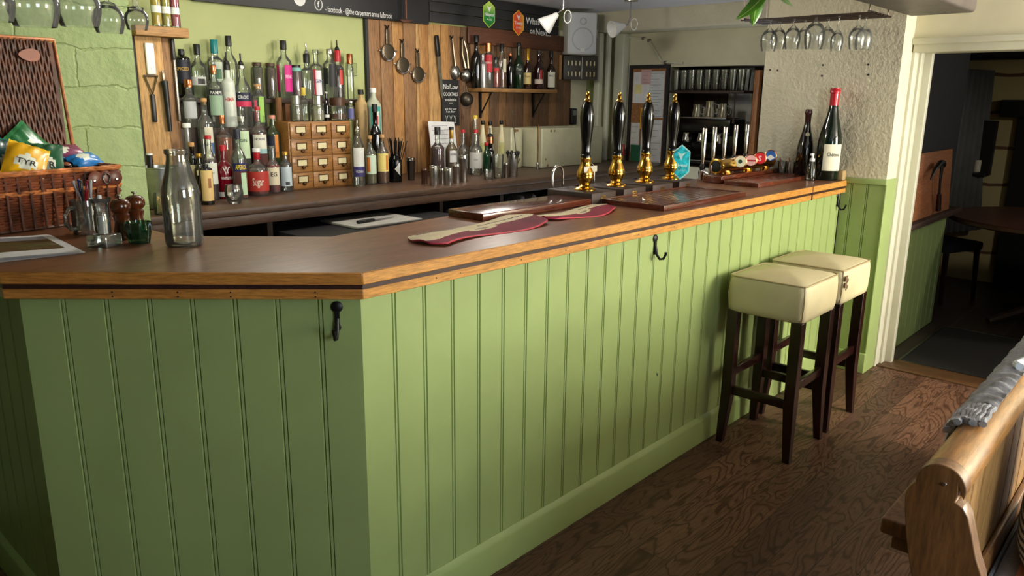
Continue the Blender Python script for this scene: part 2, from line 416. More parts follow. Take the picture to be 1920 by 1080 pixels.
# carcass behind the boards
m = MB(); m.prism(inner[::-1], .02, 1.0285); m.build('carcass', BLACKP, bar)
# worktop
def offset(poly, d):
    out = []; n = len(poly)
    for i in range(n):
        p0, p1, p2 = (Vector((*poly[(i+j) % n], 0)) for j in (-1, 0, 1))
        a = (p1-p0).normalized(); b = (p2-p1).normalized()
        na = Vector((-a.y, a.x, 0)); nb = Vector((-b.y, b.x, 0)); k = (na+nb)
        k = k/(k.length_squared/2) if k.length_squared > 1e-6 else na
        p = p1 + k*d; out.append((p.x, p.y))
    return out
outer = [(0, 0), (XW-.002, 0), (XW-.002, .62), (1.32, .62), (.245, .49), (-.09, .83), (-.09, YL-.002), (LP.x, YL-.002), (LP.x, LP.y)]
top = thing('worktop', 'brown wooden bar worktop with a golden edge and a dark inlaid stripe', 'worktop')
m = MB(); m.prism(offset(outer, .006), 1.070, 1.1); m.build('slab', TOPW, top)
def edging(mb, z0, z1, d0, d1, pts):
    a = offset(outer, d0); b = offset(outer, d1)
    for i, j in pts:
        P4 = [a[i], a[j], b[j], b[i]]
        mb.prism(P4, z0, z1, 1 if i == 8 else 0)
run = [(8, 0), (0, 1), (7, 8)]
m = MB(); edging(m, 1.068, 1.0995, 0, .02, run); m.build('upper_edge', [EDGEW, EDGEL], top, bevel=.002)
m = MB(); edging(m, 1.0555, 1.0685, .004, .03, run); m.build('dark_stripe', [EDGED, EDGED], top)
m = MB(); edging(m, 1.030, 1.056, .003, .03, run); m.build('lower_edge', [EDGEW, EDGEL], top, bevel=.0015)
m = MB(); m.box((2.865, -.001, 1.029), (2.872, .02, 1.1002)); m.build('joint', EDGED, top)
# nail heads in the lower edge
m = MB()
for u in (.12, .33, .46, .62):
    for dz in (1.037, 1.048): m.lathe([(0, 0), (.0022, 0), (.0016, .001), (0, .0012)], 8, M=frame(E1*u - N1*.0 + N1*.003 + Vector((0, 0, dz)), E1, (0, 0, 1), -N1))
for x in (.25, .34, .6, .82, 1.25, 1.5, 2.0, 2.5): m.lathe([(0, 0), (.0022, 0), (.0016, .001), (0, .0012)], 8, M=frame((x, .003, 1.045), (1, 0, 0), (0, 0, 1), (0, -1, 0)))
m.build('nail_heads', IRON, top)
# iron coat hooks on the front
def hook(label, o, nrm):
    nrm = Vector(nrm); side = Vector((0, 0, 1)).cross(nrm)
    t = thing('coat_hook', label, 'hook', Vector(o)+nrm*.0006, 0, 'iron hooks under the bar edge')
    M = frame((0, 0, 0), side, (0, 0, 1), nrm)
    m = MB(); m.lathe([(0, 0), (.015, 0), (.015, .003), (.011, .006), (0, .008)], 16, M=M)
    m.box((-.006, -.055, 0), (.006, 0, .006), M=M); m.lathe([(0, 0), (.009, 0), (.007, .005), (0, .006)], 12, M=M @ Matrix.Translation((0, -.055, 0)))
    m.build('back_plate', IRON, t)
    m = MB(); m.tube([M @ Vector(p) for p in ((0, -.03, .004), (0, -.062, .012), (0, -.078, .026), (0, -.074, .042), (0, -.058, .05), (0, -.048, .052))], [.006, .0055, .005, .005, .005, .006], 10)
    m.build('prong', IRON, t)
p = at(632, 575, n=PANEL); hook('black iron coat hook near the angled corner of the bar', p, -N1)
p = at(1228, 447, y=PANEL); hook('black iron coat hook in the middle of the long bar front', p, (0, -1, 0))
p = at(1570, 370, y=PANEL); hook('black iron coat hook at the far end of the bar front beside the dado', (min(p.x, XW-.05), PANEL, 1.015), (0, -1, 0))

# ------------------------------------------------------------------ back counter
bc = thing('back_counter', 'dark wooden counter along the back wall below the spirits', 'counter')
YF = 1.90
m = MB(); m.rbox((.24, YF, .965), (4.72, YB-.001, 1.0), .006); m.build('top_board', BACKTOP, bc)
m = MB(); m.rbox((.24, YF+.004, .915), (4.72, YF+.03, .966), .003); m.build('front_rail', BACKTOP, bc)
for x in (.245, .86, 2.02, 2.56, 3.2, 4.0, 4.68): MB().box((x, YF+.03, 0), (x+.03, YB-.032, .965)).build('upright', DKWOOD, bc)
m = MB(); m.rbox((2.60, YF+.06, .80), (3.19, YB-.04, .82), .003); m.build('lower_shelf', BACKTOP, bc)
m = MB(); m.box((.24, YB-.03, .02), (4.7, YB-.01, .96)); m.build('back_board', BLACKP, bc)
# black under counter cabinets standing in front of it
def cabinet(label, x0, x1, y0, h, knobs):
    t = thing('under_counter_cabinet', label, 'cabinet', ((x0+x1)/2, y0, 0), 0, 'black cabinets below the back counter')
    w = (x1-x0)/2
    m = MB(); m.rbox((-w, .02, 0), (w, 2.5-y0, h), .004); m.build('carcass', BLACKP, t)
    n = len(knobs)
    for i in range(n):
        a = -w + 2*w*i/n
        m = MB(); m.rbox((a+.004, 0, .08), (a+2*w/n-.004, .02, h-.02), .004); d = m.build('door', BLACKPL, t)
        if knobs[i]:
            m = MB(); m.lathe([(0, 0), (.030, 0), (.030, .006), (.026, .008), (.022, .004), (0, .004)], 20, M=frame((a+w/n, 0, h-.1), (1.2, 0, 0), (0, 0, 1), (0, -1, 0))); m.tube([(a+w/n-.022, -.006, h-.094), (a+w/n, -.014, h-.086), (a+w/n+.022, -.006, h-.094)], .004, 6); m.build('cup_handle', STEEL, d)
    return t
cabinet('black cabinet below the white chopping board', .92, 1.98, 1.58, .86, (1, 1))
cabinet('black cabinet between the chopping board and the swan neck tap', 2.07, 2.53, 1.60, .86, (1,))
# ------------------------------------------------------------------ things on the bar worktop
ZT = 1.1
CLEAR = glass('clear_glass', (251, 253, 251), (200, 208, 202), haze=.03)
OLDGLASS = glass('milk_bottle_glass', (250, 252, 246), (186, 196, 178), .07, .03, haze=.035)
GREENGL = glass('green_glass', (150, 190, 160), (40, 84, 58), haze=.12, hazec=(50, 110, 70))
def swept(prof_pts, n=8):
    """smooth a list of (r, z) with rounded transitions"""
    return prof_pts
# milk bottle
p = at(347, 459, z=ZT); t = thing('milk_bottle', 'tall empty clear glass milk bottle on the near end of the worktop', 'bottle', p)
H = at(348, 279, y=p.y).z - ZT
pr = [(0, .004), (.035, .002), (.046, 0), (.051, .006), (.0525, .016), (.0525, H*.52), (.0515, H*.58), (.047, H*.66), (.040, H*.74), (.034, H*.82), (.030, H*.90), (.0295, H*.945), (.033, H*.95), (.0345, H*.965), (.0335, H*.98), (.0345, H*.985), (.0335, H), (.029, H), (.027, H*.96), (.027, H*.9), (.031, H*.82), (.037, H*.74), (.044, H*.66), (.0485, H*.58), (.0495, H*.52), (.0495, .016), (.044, .008), (0, .010)]
MB().lathe(pr, 40).build('bottle_body', OLDGLASS, t, smooth=60)
m = MB()
for k, s in enumerate(('PINT', 'DAIRY')): pass
# wine tumbler etc: generic turned thing
def turned(name, label, cat, px, py, prof, mt, z=ZT, seg=32, group=None, part='body', y=None):
    p = at(px, py, z=z); t = thing(name, label, cat, p, 0, group)
    MB().lathe(prof, seg).build(part, mt, t, smooth=50); return t, p
# green fluted tumbler
p = at(262, 455, z=ZT); t = thing('fluted_tumbler', 'small dark green fluted glass tumbler beside the pepper mills', 'glass', p)
m = MB(); vs = []; n = 40; rows = [(.028, 0), (.029, .004), (.033, .025), (.037, .05), (.038, .058), (.038, .062), (.036, .062), (.034, .05), (.030, .02), (.0, .012)]
for r, z in rows[:-1]: vs += [((r*(1+(.05 if z < .056 else 0)*math.cos(10*a)))*math.cos(a), (r*(1+(.05 if z < .056 else 0)*math.cos(10*a)))*math.sin(a), z) for a in [2*PI*i/n for i in range(n)]]
fs = [(i*n+k, i*n+(k+1) % n, (i+1)*n+(k+1) % n, (i+1)*n+k) for i in range(len(rows)-2) for k in range(n)] + [tuple(range(n-1, -1, -1)), tuple((len(rows)-2)*n+k for k in range(n))]
m.add(vs, fs); m.build('fluted_body', GREENGL, t, smooth=60)
MB().lathe([(0, .014), (.028, .014), (.032, .032), (0, .032)], 24).build('liquid', mat('dark_green_wax', (20, 44, 28), .3), t)
# pepper mills
MILL = wood('turned_walnut', (112, 58, 24), (78, 36, 14), 2, 8, .2, .03, .5, 8)
for px, py, lb, h in ((232, 448, 'brown turned wooden pepper mill behind the glass salt pot', .125), (259, 439, 'brown turned wooden pepper mill behind the green tumbler', .130)):
    p = at(px, py, z=ZT); t = thing('pepper_mill', lb, 'pepper mill', p, 0, 'wooden pepper mills')
    MB().lathe([(0, 0), (.027, 0), (.028, .006), (.025, .02), (.021, .042), (.0195, .052), (.022, .066), (.024, .074), (.020, .079), (0, .079)], 28).build('mill_body', MILL, t)
    MB().lathe([(0, .080), (.020, .080), (.027, .088), (.0295, .098), (.0285, .108), (.023, .117), (.012, .122), (0, .123)], 28).build('mill_head', MILL, t)
    MB().lathe([(0, .122), (.0035, .122), (.0035, .127), (.008, .130), (.008, .134), (0, .1345)], 14).build('knob', CHROME, t)
# glass candle holder on a square foot
p = at(197, 461, z=ZT); t = thing('salt_cellar', 'clear glass salt cellar with a flared neck on a thick square foot', 'salt pot', p, .5)
MB().rbox((-.034, -.034, 0), (.034, .034, .035), .006).build('square_foot', glass('thick_glass', (232, 240, 226), (130, 146, 124), .16, haze=.06), t)
MB().lathe([(.020, .036), (.0215, .05), (.021, .088), (.018, .102), (.022, .122), (.030, .136), (.0305, .138), (.028, .137), (.0165, .104), (.0190, .086), (.0185, .038), (0, .037)], 28).build('neck', CLEAR, t, smooth=60)
MB().lathe([(0, .038), (.0175, .038), (.018, .085), (0, .086)], 20).build('salt', mat('salt', (205, 200, 190), .8), t)
MB().lathe([(0, .137), (.006, .137), (.006, .146), (0, .147)], 12).build('stopper', WHITE, t)
# handled glass jar of pens
p = at(166, 437, z=ZT); t = thing('glass_tankard', 'clear glass tankard with a thick handle standing in front of the wicker hamper', 'tankard', p)
MB().lathe([(0, .006), (.036, .001), (.041, 0), (.043, .01), (.042, .05), (.044, .10), (.043, .106), (.0405, .106), (.0385, .05), (.039, .014), (0, .012)], 32).build('tankard_body', glass('smoky_glass', (226, 230, 222), (150, 156, 146), .09, haze=.04), t, smooth=60)
m = MB(); d = Vector((-.75, -.35, 0)).normalized(); m.tube([d*.042+Vector((0, 0, .02)), d*.062+Vector((0, 0, .022)), d*.078+Vector((0, 0, .04)), d*.078+Vector((0, 0, .066)), d*.062+Vector((0, 0, .084)), d*.043+Vector((0, 0, .086))], .007, 10); m.build('handle', glass('smoky_glass', (0, 0, 0)), t)
pens = [((200, 200, 205), 'silver pen leaning out of the glass tankard', -.5, .2), ((30, 40, 120), 'dark blue pen in the glass tankard', -.12, .1), ((190, 24, 40), 'red pen in the glass tankard', .38, -.1), ((24, 24, 26), 'black pen in the glass tankard', .12, .3), ((150, 150, 150), 'grey pen in the glass tankard beside the red pen', .22, .0)]
for i, (c, lb, a, b) in enumerate(pens):
    o = thing('pen', lb, 'pen', (p.x+.012*math.cos(i*1.3), p.y+.012*math.sin(i*1.3), ZT+.016), 0, 'pens in the tankard')
    v = (RT*a*.5 + Vector((-.2, -.2, 0))*b + Vector((0, 0, 1))).normalized()
    MB().tube([v*.0, v*.006, v*.02, v*.142], [.001, .003, .0042, .0042], 8).build('barrel', mat('pen_%d' % i, c, .3), o)
    MB().tube([v*.115, v*.15, v*.152], [.0048, .0048, .003], 8).build('cap', mat('pen_%d' % i, c, .3), o)
    MB().tube([v*.148+d*.006, v*.12+d*.006], .0012, 6).build('clip', STEEL, o)

# wicker hamper against the pier
WICK = mat('wicker', (116, 64, 40), .4, var=.38, vs=18, coat=.15)
WICKD = mat('wicker_dark', (98, 60, 42), .5, var=.3, vs=22)
WICKL = mat('wicker_rim', (186, 116, 66), .4, var=.3, vs=30)
HA = .19
hm = thing('wicker_hamper', 'brown wicker picnic hamper with its lid open against the painted stone', 'hamper', (-.062, 1.283, ZT), HA)
W_, D_, HH = .86, .27, .187
def loop(off, z, k, n=150):
    """one weaver round the box, in and out of the stakes"""
    per = 2*(W_+D_); pts = []
    for i in range(n):
        s = per*i/n
        if s < W_: x, y, nx, ny = -W_+s, 0, 0, -1
        elif s < W_+D_: x, y, nx, ny = 0, s-W_, 1, 0
        elif s < 2*W_+D_: x, y, nx, ny = -(s-W_-D_), D_, 0, 1
        else: x, y, nx, ny = -W_, D_-(s-2*W_-D_), -1, 0
        w = off + .0035*math.cos(2*PI*s/.075 + (PI if k % 2 else 0))
        lean = .02*(z/HH-1)
        pts.append((x+nx*(w+lean)+.0012*math.sin(i*7.1+k), y+ny*(w+lean), z+.0012*math.sin(i*3.3+k*2)))
    return pts
m = MB()
for k in range(21): m.tube(loop(0, .008+.0083*k, k), .0044, 6, close=True)
m.build('woven_sides', WICK, hm)
m = MB(); b1 = loop(.004, HH-.008, 0); b2 = loop(.004, HH-.002, 1); m.tube(b1, .005, 6, close=True); m.tube(b2, .0055, 6, close=True); m.build('rim', WICKL, hm)
m = MB(); b3 = loop(.006, HH*.62, 0, 220); b4 = loop(.006, HH*.62+.007, 1, 220); m.tube(b3, .004, 6, close=True); m.tube(b4, .004, 6, close=True); m.build('waist_band', WICKL, hm)
m = MB()
for i in range(24):
    x = -W_+.02+i*W_/24; m.tube([(x, .0, .004), (x, -.0, HH-.004)], .004, 6)
m.build('stakes', WICKD, hm)
MB().box((-W_+.01, .01, .002), (-.01, D_-.01, .008)).build('bottom', WICKD, hm)
# lid
MB().box((-W_-.0, D_+.016, HH), (-.012, D_+.024, HH+.41)).build('lid_backing', WICKD, hm)
m = MB(); LH = .42; lean = .075
nst = 84
for i in range(nst):
    x = -W_+.012+i*(W_-.02)/nst
    pts = []
    for j in range(27):
        f = j/26; x2 = x + f*.0
        pts.append((x2-.02*f, D_+.012+lean*f*.0 + .004*math.cos(PI*j*.5+(PI if i % 2 else 0)), HH+f*LH))
    m.tube(pts, .0050, 5)
lm = m.build('lid', WICKD, hm)
m = MB(); X1 = .004; m.tube([(-W_+.005, D_+.012, HH), (-W_-.015, D_+.012, HH+LH), (X1-.02, D_+.012, HH+LH), (X1+.005, D_+.012, HH)], .0075, 8); m.build('lid_rim', WICKL, lm)
LEATH = mat('tan_leather', (150, 84, 58), .45, var=.1)
m = MB(); pts = [(.036*math.cos(a)*(1.0), .026*math.sin(a)*(.8+.2*math.cos(a))) for a in [2*PI*i/20 for i in range(20)]]
m.prism(pts, 0, .006, M=frame((-.115, D_-.004, HH+LH-.055), (1, 0, 0), (0, 0, 1), (0, -1, 0))); m.build('leather_tab', LEATH, lm)
tab = MB()
for dx in (-.034, 0, .034): tab.lathe([(0, 0), (.026, 0), (.026, .003), (.022, .006), (0, .007)], 18, M=frame((-.07+dx, -.024, HH-.038), (1, 0, 0), (0, 0, 1), (0, -1, 0)))
tb = tab.build('leather_clasp', mat('dark_leather', (104, 52, 34), .4, var=.15), hm)
m = MB()
for dx in (-.042, .036): MB().lathe([(0, .006), (.006, .006), (.005, .011), (0, .012)], 12, M=frame((-.07+dx, -.024, HH-.044), (1, 0, 0), (0, 0, 1), (0, -1, 0))).build('stud', CHROME, tb)
m.tube([(-.07+.012*math.cos(a), -.033, HH-.038+.017*math.sin(a)) for a in [2*PI*i/16 for i in range(16)]], .0028, 6, close=True); m.build('buckle', CHROME, tb)
# crisp packets in the hamper
def packet(label, c, c2, pos, rx, ry, rz, w=.13, h=.16, text=None):
    t = thing('crisp_packet', label, 'crisp packet', (0, 0, 0), 0, 'crisp packets in the hamper')
    M = Matrix.Translation(pos) @ Matrix.Rotation(rz, 4, 'Z') @ Matrix.Rotation(rx, 4, 'X') @ Matrix.Rotation(ry, 4, 'Y')
    t.matrix_world = M
    m = MB(); n, k = 14, 14; vs = []; fs = []
    for s in (1, -1):
        for i in range(n+1):
            for j in range(k+1):
                u, v = i/n*2-1, j/k*2-1
                puff = max(0, (1-abs(u)**2.2))**.7*max(0, (1-abs(v)**3))**.6
                wr = .004*math.sin(9*u+5*v*s)*(abs(v))
                vs.append((u*w/2*(1-.06*puff), s*(.021*puff+.0006)+wr, v*h/2))
    N = (n+1)*(k+1)
    mi = []
    for s in (0, 1):
        for i in range(n):
            for j in range(k):
                a = s*N+i*(k+1)+j; q = (a, a+k+1, a+k+2, a+1)
                fs.append(q if s == 0 else q[::-1])
                v = (j+.5)/k; u = (i+.5)/n
                inside = ((u-.5)/.30)**2 + ((v-.42)/.2)**2 < 1
                mi.append(1 if (j in (0, k-1)) else (2 if inside else 0))
    m.add(vs, fs); m.m = mi
    m.build('bag', [mat('foil_'+label.split()[0], c, .3, 0, .05, coat=.3), mat('foil_seal_'+label.split()[0], c2, .3, coat=.3), mat('foil_white_'+label.split()[0], (222, 226, 210), .35)], t, smooth=60)
    if text:
        m = MB(); flat_text(m, text, .022, frame((0, -.0315, -.035), (1, 0, 0), (0, 0, 1), (0, -1, 0)), bold=.02); m.build('lettering', BLACKP, t)
def hp(px, py, y=1.36): return at(px, py, y=y)
packet('green crisp packet standing tallest in the hamper in front of the lid', (38, 112, 62), (60, 140, 84), hp(58, 275, 1.47), -.45, -.6, .35, .12, .15)
packet('yellow crisp packet lying at the front of the hamper', (236, 178, 16), (250, 200, 40), hp(48, 305, 1.345), -.75, .5, .1, .12, .16, 'TYR')
packet('dark green crisp packet with a white front between the yellow and purple ones', (30, 90, 56), (44, 112, 70), hp(84, 303, 1.40), -.5, .1, -.2, .11, .13, 'TYR')
packet('purple crisp packet lying across the middle of the hamper', (122, 28, 84), (150, 50, 110), hp(116, 288, 1.48), -1.1, 1.5, .1, .10, .15)
packet('blue crisp packet at the right corner of the hamper', (30, 120, 196), (40, 140, 214), hp(158, 301, 1.42), -1.1, 1.35, .25, .08, .11)
packet('teal crisp packet in the left of the hamper behind the yellow one', (26, 84, 78), (40, 110, 100), hp(8, 300, 1.42), -.3, .2, .5, .11, .15)

# magazine
mg = thing('magazine', 'open white magazine with a landscape photograph lying on the worktop corner', 'magazine', (0, 0, ZT))
c0 = at(160, 470, z=ZT+.006); c1 = at(95, 438, z=ZT+.006); ux = Vector((c0.x-c1.x, c0.y-c1.y, 0)); L_ = ux.length; ux.normalize(); uy = Vector((-ux.y, ux.x, 0)); uy = -uy if uy.x > 0 else uy
def sheet(z, w0, w1, h0, h1, curl=0):
    n, vs = 10, []
    for i in range(n+1):
        f = i/n; a = c1 + ux*(h0+(h1-h0)*0) + uy*(w0+(w1-w0)*f)
        for b in (h0, h1):
            q = c1 + ux*b + uy*(w0+(w1-w0)*f); vs.append((q.x, q.y, z + curl*math.sin(f*PI)**2*.006))
    return vs, [(2*i, 2*i+1, 2*i+3, 2*i+2) for i in range(n)]
m = MB()
for k in range(4):
    vs, fs = sheet(.0015+.0014*k, .0+.004*k, .36, 0+.002*k, L_, 1); m.add(vs, fs)
v0, f0 = sheet(.0003, 0, .36, 0, L_, 0); m.add(v0, f0)
m.build('pages', PAPER, mg)
def photo_mat():
    m, nt, b = newmat('landscape_print'); v = coords(nt)
    nt.links.new(ramp(nt, noise(nt, v, 16, 6, .6), [(.3, (44, 38, 22)), (.5, (96, 82, 44)), (.62, (74, 84, 48)), (.75, (150, 140, 110))]), b.inputs['Base Color']); b.inputs['Roughness'].default_value = .35; return m
m = MB(); vs, fs = sheet(.0064, .03, .33, L_*.28, L_*.78, 1); m.add(vs, fs); m.build('landscape_photo', photo_mat(), mg)
m = MB(); vs, fs = sheet(.0064, .03, .33, L_*.10, L_*.28, 1); m.add(vs, fs); m.build('sky_photo', mat('sky_print', (150, 156, 166), .35, var=.12), mg)

# bar runners (rubber mats)
RUN_R = mat('runner_red', (122, 14, 44), .75, var=.15, bs=.6, bscale=240, bd=.004)
RUN_E = mat('runner_edge', (176, 44, 62), .6); RUN_C = mat('runner_cream', (222, 206, 164), .7, var=.05); RUN_D = mat('runner_dark', (80, 66, 56), .7)
def runner(label, a, b, w, flare, seed):
    t = thing('bar_runner', label, 'bar mat', (0, 0, ZT), 0, 'dark red bar runners'); a = Vector((*a, 0)); b = Vector((*b, 0)); L = (b-a).length
    u = (b-a).normalized(); v = Vector((-u.y, u.x, 0)); n, k = 130, 44; vs = []; fs = []; mi = []
    def P(i, j, top):
        f, g = i/n, j/k
        c = .028*math.sin(2*PI*f*1.0+seed)*1.0
        rnd = min(1, (f/.07)) if f < .07 else min(1, (1-f)/.07) if f > .93 else 1
        ww = w*(1-(1-rnd)**2*.6)
        q = a + u*(f*L) + v*(c*(1-g) + (g-.5)*ww)
        z = (.0035+.007*(math.sin(2*PI*f*1.15+seed+.6)*.5+.5) + .006*flare*max(0, f-.8)*5 + (.006*math.sin(PI*g)))
        return (q.x, q.y, z if top else max(.0004, z-.0042))
    for top in (1, 0): vs += [P(i, j, top) for i in range(n+1) for j in range(k+1)]
    N = (n+1)*(k+1)
    for i in range(n):
        for j in range(k):
            q = i*(k+1)+j; f, g = (i+.5)/n, (j+.5)/k
            fs.append((q, q+k+1, q+k+2, q+1)); bd = .42+.16*math.cos(2*PI*f*.9+2.6)
            bl = ((f-.5)/.13)**2+((g-bd+.05)/.11)**2 < 1
            mk = 2 if (g > bd or bl) else 0
            if g > bd and (abs(g-.93) < .04 and .1 < f < .42 or abs(g-bd-.2) < .025 and .55 < f < .95): mk = 3
            if bl and ((f-.5)/.07)**2+((g-bd+.05)/.05)**2 < 1 and (i+j) % 3: mk = 3
            if j == 0: mk = 1
            mi.append(mk)
    for i in range(n):
        for j in range(k):
            q = N+i*(k+1)+j; fs.append((q, q+1, q+k+2, q+k+1)); mi.append(1)
    for i in range(n):
        q = i*(k+1); fs.append((q, N+q, N+q+k+1, q+k+1)); mi.append(1); q += k; fs.append((q, q+k+1, N+q+k+1, N+q)); mi.append(1)
    for j in range(k): fs.append((j, j+1, N+j+1, N+j)); mi.append(1); q = n*(k+1)+j; fs.append((q, N+q, N+q+1, q+1)); mi.append(1)
    m = MB(); m.add(vs, fs); m.m = mi; m.build('rubber_mat', [RUN_R, RUN_E, RUN_C, RUN_D], t, smooth=50)
runner('dark red and cream rubber bar runner nearest the angled corner', (.355, .185), (.955, .275), .17, 1, 0)
runner('dark red and cream rubber bar runner beside the slatted drip tray', (.985, .225), (1.425, .262), .13, .3, 1.2)

# wooden boards and drip trays
def tray(name, label, cat, x0, x1, y0, y1, h, mt, slats=0, grp=None):
    t = thing(name, label, cat, ((x0+x1)/2, (y0+y1)/2, ZT), 0, grp); w, d = (x1-x0)/2, (y1-y0)/2
    if not slats: MB().rbox((-w, -d, 0), (w, d, h), .004).build('board', mt, t); return t
    m = MB(); m.box((-w+.01, -d+.01, 0), (w-.01, d-.01, h*.55))
    for a, b in (((-w, -d, 0), (w, -d+.018, h)), ((-w, d-.018, 0), (w, d, h)), ((-w, -d+.018, 0), (-w+.018, d-.018, h)), ((w-.018, -d+.018, 0), (w, d-.018, h))): m.rbox(a, b, .002)
    m.build('tray_frame', mt, t)
    m = MB()
    for i in range(slats):
        y = -d+.022+(2*d-.044)*i/slats; m.rbox((-w+.019, y, h*.55), (w-.019, y+(2*d-.044)/slats-.005, h-.003), .0015)
    m.build('slats', mt, t); return t
tray('wooden_board', 'thick reddish wooden board along the back edge of the worktop', 'board', .80, 1.45, .365, .545, .028, MAHOG)
tray('drip_tray', 'mahogany slatted drip tray in front of the beer pumps', 'drip tray', 1.505, 2.215, .055, .375, .022, MAHOG, 9, 'wooden drip trays')
tray('drip_tray', 'small mahogany slatted drip tray in front of the brass beer font', 'drip tray', 2.60, 3.27, .175, .365, .022, MAHOG, 6, 'wooden drip trays')
p = at(1205, 376, z=ZT+.022)
o = tag(MB().add([(0, 0, 0), (.014, -.004, 0), (.012, .01, 0), (.002, .004, .014)], [(0, 2, 1), (0, 1, 3), (1, 2, 3), (2, 0, 3)]).build('paper_scrap', PAPER, None, p, smooth=0), 'small crumpled white paper scrap on the drip tray', 'paper scrap')

# beer pumps
def pump(label, x, y, rail):
    t = thing('beer_pump', label, 'beer pump', (x, y, ZT), 0, 'hand pulled beer pumps on the bar')
    m = MB(); w = .105
    m.rbox((-w, -.05, 0), (w-.035, .19, .048), .004); b = m.build('wooden_base', DKWOOD, t)
    MB().box((-.038, -.0515, .014), (-.006, -.0495, .034)).build('brass_plate', BRASS, b)
    m = MB()
    for dz in (.021, .027): m.box((-.034, -.0522, dz-.0015), (-.010, -.0514, dz+.0015))
    m.build('engraving', IRON, b)
    z = .048
    MB().lathe([(0, z), (.048, z), (.048, z+.004), (.040, z+.010), (.026, z+.015), (.022, z+.022), (.026, z+.030), (.036, z+.050), (.037, z+.058), (.036, z+.061), (.037, z+.064), (.034, z+.078), (.025, z+.098), (.021, z+.112), (.022, z+.128), (.024, z+.132), (.023, z+.137), (0, z+.138)], 32, c=(-.015, .055, 0)).build('brass_column', BRASS, t)
    h0 = z+.138
    MB().lathe([(0, h0), (.0225, h0), (.0225, h0+.008), (.019, h0+.014), (.0205, h0+.022), (.0195, h0+.03), (.0205, h0+.06), (.025, h0+.10), (.0295, h0+.145), (.0305, h0+.165), (.029, h0+.185), (.024, h0+.212), (.017, h0+.230), (0, h0+.232)], 28, c=(-.015, .055, 0)).build('black_handle', BLACKG, t)
    MB().lathe([(0, h0+.231), (.013, h0+.231), (.014, h0+.236), (.008, h0+.243), (.0085, h0+.25), (.010, h0+.257), (.006, h0+.264), (.0062, h0+.27), (0, h0+.274)], 18, c=(-.015, .055, 0)).build('finial', BRASS, t)
    m = MB(); x0, y0 = (-.02, .23)
    if rail: m.tube([(x0, y0, .0)]+[(x0, y0, .05)] + [(x0, y0, .10)] + [(x0+.036-.036*math.cos(a), y0-.0, .10+.036*math.sin(a)) for a in [PI*i/8 for i in range(1, 9)]] + [(x0+.074, y0, .03)], .0055, 10); m.build('swan_neck', CHROME, t)
    return t
for i, (px, lb) in enumerate(((1098, 'black handled beer pump with brass column nearest the red bar runner'), (1155, 'black handled beer pump second from the red bar runner'), (1207, 'black handled beer pump third from the red bar runner'), (1257, 'black handled beer pump wearing the turquoise hexagonal clip'))):
    p = at(px, 352-6*i, z=ZT+.05); t = pump(lb, 1.545+.2335*i, .412, True)
    if i == 0:
        MB().rbox((-.055, .03, .125), (.035, .033, .150), .001).build('blank_clip', mat('clip_back', (190, 186, 170), .5), t)
        pass
    if i == 3:
        TQ = mat('clip_turquoise', (40, 176, 190), .35, var=.35, vs=40, coat=.3); TQL = mat('clip_pale', (190, 236, 232), .4)
        d = (CV-Vector((t.location.x, t.location.y, 1.25))); d.z = 0; d.normalize(); side = Vector((0, 0, 1)).cross(d)
        hexa = [(0, .085), (.041, .052), (.041, -.048), (0, -.085), (-.041, -.048), (-.041, .052)]
        Mh = frame(Vector((-.005, .005, .132)), (side+Vector((0, 0, 0))), (0, 0, 1), d)
        m = MB(); m.prism(hexa, 0, .004, 0, Mh); cl = m.build('pump_clip', TQL, t)
        m = MB(); m.prism([(x*.9, y*.92) for x, y in hexa], .004, .0052, 0, Mh); m.build('clip_face', TQ, cl)
        m = MB(); flat_text(m, 'Signal', .016, Mh @ Matrix.Translation((0, -.022, .0056)), width=.058, bold=.03); flat_text(m, 'PALE ALE', .008, Mh @ Matrix.Translation((0, -.042, .0056)), width=.046)
        m.add([(x, y, .0056) for x, y in ((-.022, .05), (0, .04), (.022, .05), (.006, .03), (0, .008), (-.006, .03))], [(0, 4, 5), (0, 1, 3, 5), (1, 2, 3), (5, 3, 4)], 0, Mh); m.build('clip_lettering', TQL, cl)
# brass beer font
t = thing('beer_font', 'brass T bar beer font with round badges and five chrome taps', 'beer font', (2.99, .45, ZT))
MB().rbox((-.36, -.055, 0), (.36, .055, .040), .005).build('wooden_plinth', MAHOG, t)
m = MB(); Mx = frame((-.33, 0, .085), (0, 1, 0), (0, 0, 1), (1, 0, 0)); m.lathe([(0, 0), (.034, 0), (.040, .002), (.042, .01), (.042, .02), (.037, .022), (.037, .64), (.042, .642), (.042, .656), (0, .66)], 32, M=Mx); br = m.build('brass_tube', BRASS, t)
MB().lathe([(0, -.0012), (.030, -.0012), (.032, .0005), (0, .001)], 28, M=Mx).build('dark_end_cap', BLACKG, br)
for x in (-.2, .05, .28): MB().lathe([(0, .0), (.028, .0), (.02, .02), (.018, .05), (0, .05)], 16, c=(x, 0, .04)).build('foot', BRASS, t)
BW = mat('badge_cream', (226, 222, 190), .3, coat=.4)
